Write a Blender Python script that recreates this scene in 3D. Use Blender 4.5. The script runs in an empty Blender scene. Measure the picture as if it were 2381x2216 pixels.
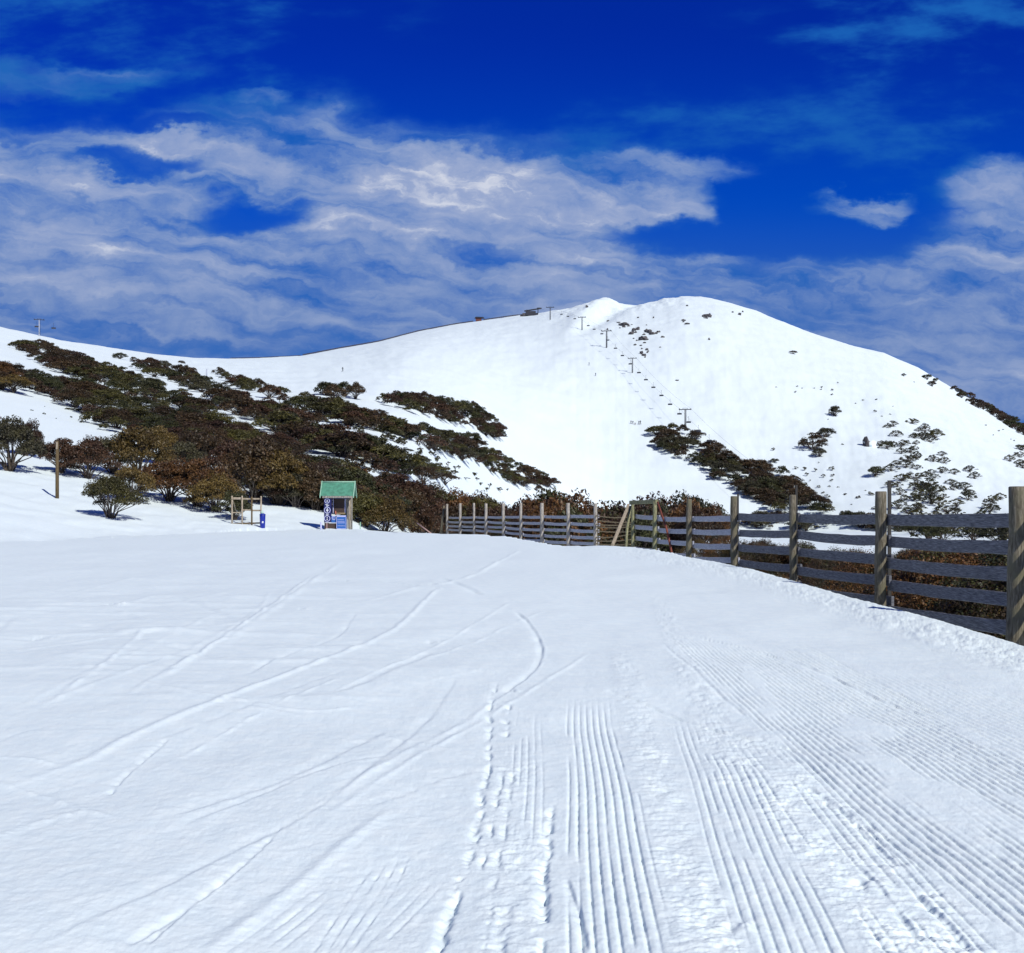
import bpy, math, random
import numpy as np
from mathutils import Vector, Matrix

R = math.radians
scene = bpy.context.scene
COL = scene.collection

# ------------------------------------------------------------------ camera
F, HX, HY, CAMH = 2450.0, 1190.5, 1172.0, 1.6      # focal length and horizon of the 2381 x 2216 photograph, eye height in metres
cam_d = bpy.data.cameras.new("camera")
cam = bpy.data.objects.new("camera", cam_d)
COL.objects.link(cam)
cam.location = (0, 0, CAMH)
cam.rotation_euler = (R(90), 0, 0)
cam_d.sensor_width = 36.0
cam_d.lens = 36.0 * F / 2381.0
cam_d.shift_y = 64.0 / 2381.0
cam_d.clip_start = 0.05
cam_d.clip_end = 9000
scene.camera = cam

# ------------------------------------------------------------------ sun, sky, exposure
SUN_EL, SUN_AZ = 39.5, 37.0        # azimuth measured from straight behind the camera towards its right
S = Vector((math.cos(R(SUN_EL)) * math.sin(R(SUN_AZ)), -math.cos(R(SUN_EL)) * math.cos(R(SUN_AZ)), math.sin(R(SUN_EL))))
sd = bpy.data.lights.new("sun", 'SUN')
sd.energy = 3.95
sd.angle = R(0.53)
sd.color = (1.0, 0.965, 0.885)
sun = bpy.data.objects.new("sun", sd)
COL.objects.link(sun)
sun.rotation_euler = (-S).to_track_quat('-Z', 'Y').to_euler()

scene.view_settings.view_transform = 'Standard'
scene.view_settings.look = 'None'
scene.view_settings.exposure = 0.13
scene.view_settings.gamma = 1.0
scene.cycles.max_bounces = 6
scene.cycles.transparent_max_bounces = 4


class NT:
    """small helper for node trees"""
    def __init__(self, tree):
        self.t = tree
        tree.nodes.clear()

    def n(self, typ, **kw):
        nd = self.t.nodes.new(typ)
        for k, v in kw.items():
            setattr(nd, k, v)
        return nd

    def set(self, sock, v):
        if isinstance(v, bpy.types.NodeSocket):
            self.t.links.new(v, sock)
        elif v is not None:
            if isinstance(v, (tuple, list)) and len(v) == 3 and sock.type == 'RGBA':
                v = (*v, 1.0)
            sock.default_value = v

    def math(self, op, a, b=None, c=None, clamp=False):
        nd = self.n('ShaderNodeMath', operation=op)
        nd.use_clamp = clamp
        self.set(nd.inputs[0], a)
        if b is not None: self.set(nd.inputs[1], b)
        if c is not None: self.set(nd.inputs[2], c)
        return nd.outputs[0]

    def mix(self, fac, a, b, mode='MIX'):
        nd = self.n('ShaderNodeMix', data_type='RGBA', blend_type=mode)
        self.set(nd.inputs[0], fac)
        self.set(nd.inputs[6], a)
        self.set(nd.inputs[7], b)
        return nd.outputs[2]

    def ramp(self, fac, stops, interp='LINEAR'):
        nd = self.n('ShaderNodeValToRGB')
        cr = nd.color_ramp
        cr.interpolation = interp
        while len(cr.elements) > 1: cr.elements.remove(cr.elements[-1])
        cr.elements[0].position = stops[0][0]
        first = True
        for p, c in stops:
            e = cr.elements[0] if first else cr.elements.new(p)
            first = False
            e.color = (*c, 1.0) if isinstance(c, (tuple, list)) else (c, c, c, 1.0)
        self.set(nd.inputs[0], fac)
        return nd.outputs[0]

    def noise(self, vec, scale=5, detail=4, rough=0.5, dist=0.0):
        nd = self.n('ShaderNodeTexNoise')
        self.set(nd.inputs['Vector'], vec)
        nd.inputs['Scale'].default_value = scale
        nd.inputs['Detail'].default_value = detail
        nd.inputs['Roughness'].default_value = rough
        nd.inputs['Distortion'].default_value = dist
        return nd.outputs[0]

    def comb(self, x, y, z):
        nd = self.n('ShaderNodeCombineXYZ')
        for i, v in enumerate((x, y, z)): self.set(nd.inputs[i], v)
        return nd.outputs[0]

    def smooth(self, v, lo, hi):
        nd = self.n('ShaderNodeMapRange', interpolation_type='SMOOTHSTEP')
        self.set(nd.inputs[0], v)
        nd.inputs[1].default_value = lo
        nd.inputs[2].default_value = hi
        return nd.outputs[0]


def lin(r, g, b):
    f = lambda c: (c / 255 / 12.92) if c / 255 <= 0.04045 else ((c / 255 + 0.055) / 1.055) ** 2.4
    return (f(r), f(g), f(b))


# The sky is a Nishita sky, deepened to the polarised blue of the photograph, with a bank of altocumulus mixed in by direction.
world = bpy.data.worlds.new("World")
scene.world = world
world.use_nodes = True
w = NT(world.node_tree)
STR = 0.1
sky = w.n('ShaderNodeTexSky', sky_type='NISHITA', sun_disc=False, sun_elevation=R(SUN_EL),
          sun_rotation=math.atan2(S.x, S.y), altitude=1800, air_density=1.0, dust_density=0.3, ozone_density=3.0)
tc = w.n('ShaderNodeTexCoord')
sep = w.n('ShaderNodeSeparateXYZ')
w.set(sep.inputs[0], tc.outputs['Generated'])
dy = w.math('MAXIMUM', w.math('ABSOLUTE', sep.outputs[1]), 0.15)
u = w.math('DIVIDE', sep.outputs[0], dy)            # tangent of the bearing
v = w.math('DIVIDE', sep.outputs[2], dy)            # tangent of the elevation
# warp
P0 = w.comb(w.math('MULTIPLY', u, 1.0), w.math('MULTIPLY', v, 2.2), 0.0)
wn1 = w.math('SUBTRACT', w.noise(P0, 7.0, 5, 0.55), 0.5)
wn2 = w.math('SUBTRACT', w.noise(w.comb(w.math('ADD', u, 7.3), w.math('MULTIPLY', v, 2.5), 2.0), 5.0, 4, 0.5), 0.5)
uu = w.math('ADD', u, w.math('MULTIPLY', wn1, 0.09))
vv = w.math('ADD', v, w.math('ADD', w.math('MULTIPLY', wn2, 0.07), w.math('MULTIPLY', w.math('SUBTRACT', w.noise(w.comb(u, w.math('MULTIPLY', v, 1.6), 5.0), 16.0, 5, 0.6), 0.5), 0.05)))


def TX(px): return (px - HX) / F
def TY(py): return (HY - py) / F


# top edge of the cloud bank as a function of bearing
edge = [(-700, 240), (0, 262), (130, 290), (300, 300), (420, 262), (560, 250), (800, 245), (900, 280), (1050, 310), (1250, 330), (1480, 350),
        (1620, 372), (1660, 420), (1700, 560), (1760, 612), (1900, 600), (2060, 570), (2120, 520), (2240, 470), (2381, 420), (3000, 380)]
u0, u1 = TX(-700), TX(3000)
un = w.math('DIVIDE', w.math('SUBTRACT', uu, u0), u1 - u0)
er = w.ramp(un, [((TX(a) - u0) / (u1 - u0), TY(b)) for a, b in edge], 'LINEAR')
bank = w.smooth(w.math('SUBTRACT', er, vv), -0.022, 0.036)


def blob(cx, cy, rx, ry, soft=1.0):
    a = w.math('POWER', w.math('ABSOLUTE', w.math('DIVIDE', w.math('SUBTRACT', uu, TX(cx)), rx / F)), 2)
    b = w.math('POWER', w.math('ABSOLUTE', w.math('DIVIDE', w.math('SUBTRACT', vv, TY(cy)), ry / F)), 2)
    return w.smooth(w.math('ADD', a, b), 1.0 + soft, 1.0 - min(soft, .95))


def vmax(a, b): return w.math('MAXIMUM', a, b)
def vmul(a, b): return w.math('MULTIPLY', a, b)
def inv(a, k=1.0): return w.math('SUBTRACT', 1.0, w.math('MULTIPLY', a, k))


cov = bank
cov = vmul(cov, inv(blob(1620, 545, 210, 48), 0.97))      # blue hole left of the right-hand bank
cov = vmul(cov, inv(blob(1850, 545, 160, 60), 0.95))
cov = vmul(cov, inv(blob(590, 485, 110, 42), 0.85))       # hole in the middle
cov = vmul(cov, inv(blob(330, 385, 150, 26), 0.6))
cov = vmul(cov, inv(blob(400, 300, 100, 18), 0.6))
cov = vmul(cov, inv(blob(1150, 575, 120, 20), 0.35))
cov = vmax(cov, vmul(blob(1340, 395, 330, 45), 0.95))
cov = vmax(cov, vmul(blob(1500, 452, 150, 28), 0.8))
cov = vmax(cov, vmul(blob(2015, 464, 110, 30), 0.92))
cov = vmax(cov, vmul(blob(230, 172, 165, 34), 0.60))
cov = vmax(cov, vmul(blob(60, 180, 150, 40), 0.35))
cov = vmax(cov, vmul(blob(600, 238, 80, 20), 0.6))
cov = vmax(cov, vmul(blob(470, 150, 60, 30), 0.22))
cov = vmax(cov, vmul(blob(2330, 440, 110, 60), 0.9))
# streaky wisps
wv = w.comb(w.math('ADD', u, w.math('MULTIPLY', v, 1.0)), w.math('MULTIPLY', w.math('SUBTRACT', v, w.math('MULTIPLY', u, 0.15)), 2.8), 0.0)
wis = w.noise(wv, 5.0, 7, 0.6, 0.1)
wis = w.smooth(wis, 0.40, 0.78)
wm = vmax(vmul(blob(2150, 90, 420, 160, .9), 1.0), vmax(vmul(blob(2100, 310, 420, 140, .9), .75), vmax(vmul(blob(1640, 330, 420, 120, .9), .8), vmul(blob(350, 90, 620, 190, .9), .95))))
wis = vmul(wis, vmul(wm, 0.66))
# body texture of the clouds
bn = w.noise(w.comb(w.math('MULTIPLY', uu, 1.0), w.math('MULTIPLY', vv, 2.3), 4.0), 8.0, 8, 0.60, 0.0)
bn3 = w.noise(w.comb(u, w.math('MULTIPLY', v, 2.0), 11.0), 24.0, 4, 0.55, 0.0)
bn2 = w.noise(w.comb(w.math('ADD', uu, w.math('MULTIPLY', vv, 1.2)), w.math('ADD', w.math('MULTIPLY', vv, 9.0), w.math('MULTIPLY', uu, 1.5)), 9.0), 4.2, 6, 0.55)
body = w.math('ADD', w.math('ADD', w.math('MULTIPLY', w.math('SUBTRACT', bn, 0.5), 1.15), w.math('MULTIPLY', w.math('SUBTRACT', bn3, 0.5), 0.40)), w.math('MULTIPLY', w.math('SUBTRACT', bn2, 0.5), 1.45))
dens = w.math('MULTIPLY', cov, w.math('ADD', 0.60, body), clamp=True)
# the bank thins to flat blue-grey just above the far slopes
lowfade = w.smooth(v, 0.115, 0.235)
lowfade = w.math('ADD', w.math('MULTIPLY', lowfade, 0.50), 0.50)
rightup = w.smooth(u, 0.10, 0.42)
lowfade = w.math('MAXIMUM', lowfade, w.math('ADD', 0.45, w.math('MULTIPLY', rightup, 0.40)))
dens = vmul(dens, lowfade)
bright = vmax(vmul(blob(1330, 545, 150, 60, .8), 1.0), vmul(blob(1080, 400, 260, 60, .9), .5))
dens = w.math('ADD', dens, vmul(vmul(bright, cov), w.math('MULTIPLY', bn, 0.50)), clamp=True)
base = w.mix(1.0, sky.outputs[0], (0.004, 0.125, 0.96), 'MULTIPLY')
k = 0.93 / STR
def sc(c, f=1.0): return tuple(x * k * f for x in c)
low = w.smooth(v, 0.46, 0.20)
base = w.mix(vmul(low, 0.62), base, sc(lin(0, 88, 192)))
base = w.mix(vmul(w.smooth(v, 0.30, 0.14), 0.85), base, sc(lin(52, 98, 172)))
base = w.mix(w.smooth(w.math('ADD', wis, vmul(cov, 0.35)), 0.0, 0.55), base, sc(lin(26, 98, 182)))
ccol = w.ramp(dens, [(0.0, lin(14, 92, 188)), (0.28, lin(62, 112, 192)), (0.55, lin(112, 141, 196)), (0.82, lin(152, 168, 205)), (1.0, lin(204, 210, 226))])
ccol = w.mix(1.0, ccol, (k, k, k), 'MULTIPLY')
grey = w.smooth(v, 0.30, 0.14)
ccol = w.mix(vmul(grey, 0.45), ccol, w.mix(dens, sc(lin(58, 100, 164)), sc(lin(158, 174, 206))))
out = w.mix(w.smooth(dens, -0.02, 0.62), base, ccol)
# overhead, outside the picture: even deep blue
out = w.mix(w.smooth(v, 0.55, 1.0), out, w.mix(1.0, sky.outputs[0], (0.16, 0.30, 0.62), 'MULTIPLY'))
bg = w.n('ShaderNodeBackground')
w.set(bg.inputs[0], out)
bg.inputs[1].default_value = STR
wo = w.n('ShaderNodeOutputWorld')
w.t.links.new(bg.outputs[0], wo.inputs[0])

# ------------------------------------------------------------------ numpy noise
def _hash(ix, iy, seed):
    h = (ix.astype(np.int64) * 374761393 + iy.astype(np.int64) * 668265263 + seed * 1274126177) & 0xFFFFFFFF
    h = ((h ^ (h >> 13)) * 1274126177) & 0xFFFFFFFF
    return (h ^ (h >> 16)) & 0xFFFFFFFF


def gnoise(x, y, seed=0):
    x0 = np.floor(x); y0 = np.floor(y)
    fx = x - x0; fy = y - y0
    ux = fx * fx * fx * (fx * (fx * 6 - 15) + 10); uy = fy * fy * fy * (fy * (fy * 6 - 15) + 10)
    def g(ix, iy, dx, dy):
        a = _hash(ix, iy, seed) * (2 * np.pi / 4294967296.0)
        return np.cos(a) * dx + np.sin(a) * dy
    n00 = g(x0, y0, fx, fy); n10 = g(x0 + 1, y0, fx - 1, fy)
    n01 = g(x0, y0 + 1, fx, fy - 1); n11 = g(x0 + 1, y0 + 1, fx - 1, fy - 1)
    return 1.5 * ((n00 * (1 - ux) + n10 * ux) * (1 - uy) + (n01 * (1 - ux) + n11 * ux) * uy)


def fbm(x, y, oct=4, seed=0, gain=0.5):
    s = 0; a = 1.0
    for i in range(oct):
        s = s + a * gnoise(x * 2 ** i, y * 2 ** i, seed + i * 17)
        a *= gain
    return s


def sstep(a, b, x):
    t = np.clip((x - a) / (b - a), 0, 1)
    return t * t * (3 - 2 * t)


def smooth_interp(x, xs, ys, width=0):
    if width <= 0: return np.interp(x, xs, ys)
    s = 0
    for o in (-1, -0.5, 0, 0.5, 1): s = s + np.interp(x + o * width, xs, ys)
    return s / 5


# ------------------------------------------------------------------ terrain
SKY = np.array([(-1500, 560), (-600, 660), (-200, 728), (0, 761), (70, 776), (141, 792), (246, 807), (352, 823), (458, 833), (528, 834.5), (600, 833), (700, 828), (790, 811),
                (881, 795), (972, 771), (1062, 754), (1153, 741), (1195, 735), (1240, 731), (1290, 721.5), (1321, 720), (1351, 712), (1381, 701), (1399, 697), (1417, 701),
                (1441, 708), (1481, 710), (1517, 706), (1562, 695), (1592, 691), (1629, 691), (1653, 696), (1683, 707), (1713, 714), (1758, 724), (1773, 731), (1800, 745),
                (1868, 772), (1976, 806), (2054, 820), (2092, 837), (2134, 854), (2172, 877), (2199, 893), (2230, 912), (2278, 937), (2326, 963), (2381, 996), (2700, 1120), (3600, 1160), (12000, 1165)], float)
# snow edge beyond which the near plateau falls away, on the sight line to z = 0
EDG = [(-4000, 30), (-1500, 36), (0, 43), (430, 55), (560, 62), (750, 66.2), (850, 60), (1000, 57.6), (1082, 56), (1130, 54.5), (1176, 53), (1222, 48), (1260, 43.5), (1290, 41), (1350, 39.9), (1467, 38.9), (1523, 36.3), (1602, 31.4), (1680, 28.2)]
for yy in np.linspace(27, 0.9, 60): EDG.append((HX + F * 5.8 / yy, yy))
EDG = np.array(EDG)
Y0T = [(-1500, 36), (0, 45), (430, 57), (750, 66.5), (850, 72), (930, 90), (1000, 118), (1100, 190), (1200, 260), (1400, 340), (1800, 340), (2381, 300), (4000, 250)]
y0T = [(-1500, 1290), (0, 1263), (250, 1254), (430, 1244), (560, 1236), (750, 1231), (850, 1232), (1000, 1237), (1200, 1240), (1400, 1240), (2381, 1235), (4000, 1220)]
ST = [(-1500, 500), (0, 640), (430, 820), (700, 1120), (1000, 1300), (1400, 1350), (1700, 1330), (2381, 1080), (4000, 900)]
PT = [(-1500, 2.3), (0, 2.3), (430, 2.25), (850, 2.05), (1200, 1.9), (2381, 1.9)]


def T(tab, x, wd=60):
    a = np.array(tab, float)
    return smooth_interp(x, a[:, 0], a[:, 1], wd)


def hill_py(xp, Y):
    """photo row of the hillside at depth Y in column xp"""
    Y0 = T(Y0T, xp); y0 = T(y0T, xp); Sx = T(ST, xp); p = T(PT, xp)
    ys = np.interp(xp, SKY[:, 0], SKY[:, 1])
    yw = smooth_interp(xp, SKY[:, 0], SKY[:, 1], 70)
    t = np.clip(np.log(np.maximum(Y, 1) / Y0) / np.log(Sx / Y0), 0, 1)
    ysk = yw + (ys - yw) * sstep(0.80, 1.0, t)
    g = 1 - (1 - t) ** p
    y = y0 + (ysk - y0) * g
    win = np.clip(t * 6, 0, 1) * np.clip((1 - t) * 5, 0, 1)
    # broad relief: a bowl left of the summit, spurs and gullies under it
    y = y + win * (7.0 * gnoise(xp / 260.0 + 3.1, t * 3.0, 5) + 2.4 * fbm(xp / 90.0 + t * 3, t * 9.0, 4, 9, .5))
    y = y + 3.0 * fbm(xp / 26.0, t * 34.0, 3, 19) * sstep(.72, .82, t) * sstep(1.0, .93, t) * sstep(1240, 1330, xp) * sstep(1640, 1540, xp)
    y = y - 20.0 * sstep(.25, .55, t) * sstep(1.0, .82, t) * sstep(1120, 1470, xp) * sstep(2350, 1700, xp)
    m = np.exp(-((xp - 1430 - (t - .8) * 420) / 34) ** 2) * sstep(.60, .74, t) * sstep(1.0, .9, t)
    m2 = np.exp(-((xp - 1372 - (t - .8) * 300) / 30) ** 2) * sstep(.56, .70, t) * sstep(1.0, .9, t)
    y = y + 15.0 * m - 8.0 * m2
    return y, t, Y0, Sx, ysk


def terrain(X, Y):
    den = np.maximum(Y, 3.0)
    uu_ = X / den
    xp = HX + F * uu_
    Ye = np.interp(xp, EDG[:, 0], EDG[:, 1])
    py, t, Y0, Sx, ysk = hill_py(xp, Y)
    zh = CAMH + (HY - py) / F * Y
    # beyond the skyline the ground rolls over
    d = np.maximum(Y - Sx, 0)
    zs = CAMH + (HY - ysk) / F * Sx
    s0 = (HY - ysk) / F
    zb = zs + s0 * 60 * (1 - np.exp(-d / 60)) - 0.22 * d * d / (d + 60)
    zh = np.where(Y > Sx, zb, zh)
    # near plateau
    z_near = 0 * X
    right = sstep(1100, 1500, xp)
    side = sstep(830, 1060, xp)
    dist = (Y - Ye) * np.where(xp > 1450, np.maximum(uu_, .10) * sstep(1400, 1650, xp) + (1 - sstep(1400, 1650, xp)) * 1.0, 1.0)
    dist = np.maximum(dist, 0)
    drop = side * (0.32 + 0.48 * right)
    z_off = -drop * sstep(0, 1.1, dist) - side * (0.03 + 0.05 * right) * dist
    z00 = CAMH + (HY - T(y0T, xp)) / F * Y0
    k = np.clip((Y - Ye) / np.maximum(Y0 - Ye, 1e-3), 0, 1)
    z_off = np.maximum(z_off, -7.5)
    zmid = z_off * (1 - sstep(.25, 1, k)) + z00 * sstep(.25, 1, k) if False else z_off + (z00 - z_off) * sstep(0.15, 1.0, k)
    z = np.where(Y <= Ye, z_near, np.where(Y < Y0, zmid, zh))
    return z, xp, Ye, t


def cell(v): return float(np.asarray(v).ravel()[0])


def gz(x, y):
    return cell(terrain(np.array([x], float), np.array([y], float))[0])


YS = np.exp(np.linspace(np.log(40), np.log(1500), 1400))


def place(xp, yp, ymin=44):
    if 560 < xp < 900: ymin = max(ymin, 77)
    """the point of the terrain that shows at column xp, row yp"""
    uq = (xp - HX) / F
    z = terrain(uq * YS, YS)[0]
    pr = HY - F * (z - CAMH) / YS
    ok = (pr <= yp) & (YS > ymin) & (YS > np.interp(xp, EDG[:, 0], EDG[:, 1]) * 1.01)
    # require the point to be in front view: first crossing of the running minimum
    i = int(np.argmax(ok)) if ok.any() else int(np.argmin(pr + (YS < ymin) * 1e6))
    Yq = YS[i]
    if ok.any() and i > 0 and pr[i - 1] > yp > pr[i]:
        f = (pr[i - 1] - yp) / (pr[i - 1] - pr[i])
        Yq = YS[i - 1] + (YS[i] - YS[i - 1]) * f
    return Vector((uq * Yq, Yq, gz(uq * Yq, Yq)))


def flat(px, py):
    Yq = F * CAMH / (py - HY)
    return ((px - HX) / F * Yq, Yq)


def polydist(X, Y, pts):
    """distance to a polyline, signed side, and length along it (0..1)"""
    best = np.full(X.shape, 1e9); side = np.zeros(X.shape); along = np.zeros(X.shape)
    L = [0]
    for a, b in zip(pts[:-1], pts[1:]): L.append(L[-1] + math.dist(a, b))
    for i, (a, b) in enumerate(zip(pts[:-1], pts[1:])):
        ax, ay = a; bx, by = b
        dx, dy_ = bx - ax, by - ay
        l2 = dx * dx + dy_ * dy_ + 1e-12
        s = np.clip(((X - ax) * dx + (Y - ay) * dy_) / l2, 0, 1)
        d = np.hypot(X - ax - s * dx, Y - ay - s * dy_)
        m = d < best
        best = np.where(m, d, best)
        side = np.where(m, np.sign(X - ax - s * dx), side)
        along = np.where(m, (L[i] + s * (L[i + 1] - L[i])) / L[-1], along)
    return best, side, along


def chaikin(p, n=2):
    for _ in range(n):
        q = [p[0]]
        for a, b in zip(p[:-1], p[1:]):
            q += [(a[0] * .75 + b[0] * .25, a[1] * .75 + b[1] * .25), (a[0] * .25 + b[0] * .75, a[1] * .25 + b[1] * .75)]
        p = q + [p[-1]]
    return p


def A1(l): return chaikin([flat(x / 1.6567, y / 1.6567 + 1200) for x, y in l])          # left enlargement of the photograph
def A2(l): return chaikin([flat(x / 1.552 + 1100, y / 1.552 + 1400) for x, y in l])     # right enlargement


# (polyline, kind, half width m, height m, raggedness)
TR = [
    (A1([(1690, 280), (1620, 350), (1500, 460), (1300, 540), (1100, 620), (870, 710), (700, 775), (500, 850), (350, 940), (150, 1000), (0, 1050)]), 'ridge', .045, .017, .2),
    (A1([(1040, 290), (1000, 370), (850, 460), (700, 530), (500, 610), (180, 720), (0, 800)]), 'ridge', 0.043, 0.0074, .5),
    (A1([(0, 520), (200, 500), (500, 465), (760, 435), (1100, 405), (1340, 395)]), 'ridge', 0.043, 0.0124, .4),
    (A1([(150, 310), (300, 290), (420, 262), (520, 240)]), 'ridge', 0.068, 0.0124, .4),
    (A1([(630, 335), (760, 320), (880, 295)]), 'ridge', 0.068, 0.0124, .5),
    (A1([(700, 190), (900, 172), (1120, 155), (1330, 147)]), 'ridge', 0.102, 0.0186, .6),
    (A1([(140, 240), (270, 236)]), 'ridge', 0.102, 0.0186, .6),
    (A1([(440, 352), (560, 318), (600, 302)]), 'ridge', 0.068, 0.0124, .5),
    (A1([(1760, 620), (1700, 730), (1580, 850), (1400, 1000), (1180, 1160), (1000, 1240), (800, 1340), (640, 1430), (400, 1540), (60, 1683)]), 'groove', .020, .007, .5),
    (A1([(1980, 650), (1850, 760), (1700, 850), (1560, 920), (1300, 1080), (1150, 1150)]), 'ridge', 0.030, 0.0074, .6),
    (A1([(1500, 1140), (1300, 1290), (1120, 1430), (980, 1540), (760, 1710)]), 'ridge', 0.038, 0.0099, .3),
    (A1([(1030, 1250), (960, 1320), (880, 1400), (700, 1530), (440, 1690)]), 'groove', .010, .008, .9),
    (A1([(1090, 1190), (980, 1310), (870, 1400), (620, 1600), (520, 1690)]), 'groove', .010, .008, .9),
    (A1([(650, 860), (580, 920), (470, 1010), (410, 1080)]), 'groove', .012, .012, .9),
    (A1([(340, 1130), (200, 1165), (60, 1200), (0, 1240)]), 'ridge', 0.034, 0.0074, .7),
    (A1([(1860, 590), (1760, 615), (1650, 640)]), 'ridge', 0.034, 0.0062, .7),
    (A1([(1490, 250), (1540, 262), (1610, 270)]), 'groove', .05, .03, .4),
    (A1([(1700, 240), (1780, 268), (1860, 305)]), 'groove', .05, .025, .4),
    (A1([(1370, 380), (1330, 440), (1290, 480), (1040, 560), (950, 620)]), 'groove', .02, .012, .7),
    (A2([(150, 30), (200, 70), (235, 120), (250, 165), (238, 220), (200, 265), (150, 300), (60, 370)]), 'groove', .018, .022, .6),
    (A2([(480, 315), (600, 355), (800, 430), (900, 462), (1030, 497), (1230, 550)]), 'groove', .012, .014, .6),
    (A2([(770, 115), (950, 150), (1150, 200), (1280, 255), (1380, 300), (1450, 335), (1700, 420)]), 'groove', .014, .016, .6),
    (A2([(340, 1000), (370, 1090), (420, 1266)]), 'groove', .009, .012, .3),
    (A2([(1210, 820), (1440, 1010), (1640, 1266)]), 'groove', .009, .010, .8),
    (A2([(1600, 1060), (1700, 1160), (1790, 1266)]), 'groove', .012, .016, .5),
    (A2([(1180, 660), (1330, 750), (1450, 880), (1590, 1020)]), 'groove', .011, .016, .8),
    (A2([(690, 150), (860, 300), (1000, 420)]), 'groove', .012, .010, .6),
]
for x in (1590, 1540, 1490, 1440):
    TR.append((A1([(x, 1290 + (1590 - x) * .3), (x - 90, 1450), (x - 250, 1683)]), 'groove', .006, .006, .9))
_tr = random.Random(12)
for _ in range(34):      # faint crossing ski marks
    x0, y0 = _tr.uniform(-250, 1000), _tr.uniform(1300, 1950)
    L_, sl = _tr.uniform(150, 620), _tr.uniform(.25, .75) * (1 if _tr.random() < .8 else -.4)
    pts_ = [(x0 + L_ * f, y0 - L_ * f * sl - 40 * f * f * _tr.uniform(-1, 1)) for f in (0, .33, .66, 1)]
    if min(p_[1] for p_ in pts_) < 1262: continue
    yc = sum(p_[1] for p_ in pts_) / 4
    k_ = 3920 / (yc - HY)
    TR.append((chaikin([flat(*p_) for p_ in pts_]), _tr.choice(['ridge', 'ridge', 'groove']), .0032 * k_ * _tr.uniform(.7, 1.5), .0011 * k_ * _tr.uniform(.6, 1.4), _tr.uniform(.3, .9)))
RAG = [  # ragged deep marks of the vehicle track
    ([(-.13, 9.5), (-.17, 8.4), (-.14, 6.2), (-.17, 5.2), (-.18, 4.82), (-.235, 4.2), (-.27, 3.75), (-.3, 3.2)], .013, .022),
    ([(.21, 5.6), (.19, 5.1), (.135, 4.5), (.13, 4.05), (.10, 3.75), (.08, 3.2)], .014, .028),
    ([(.02, 6.4), (-.03, 5.2), (-.08, 4.3), (-.12, 3.4)], .010, .012),
    ([(-.04, 6.3), (-.10, 5.2), (-.14, 4.5)], .010, .014),
    ([(.0, 4.2), (-.05, 3.75), (-.08, 3.3)], .018, .016),
    ([(-.02, 8.6), (-.04, 7.2)], .016, .02),
]


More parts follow.
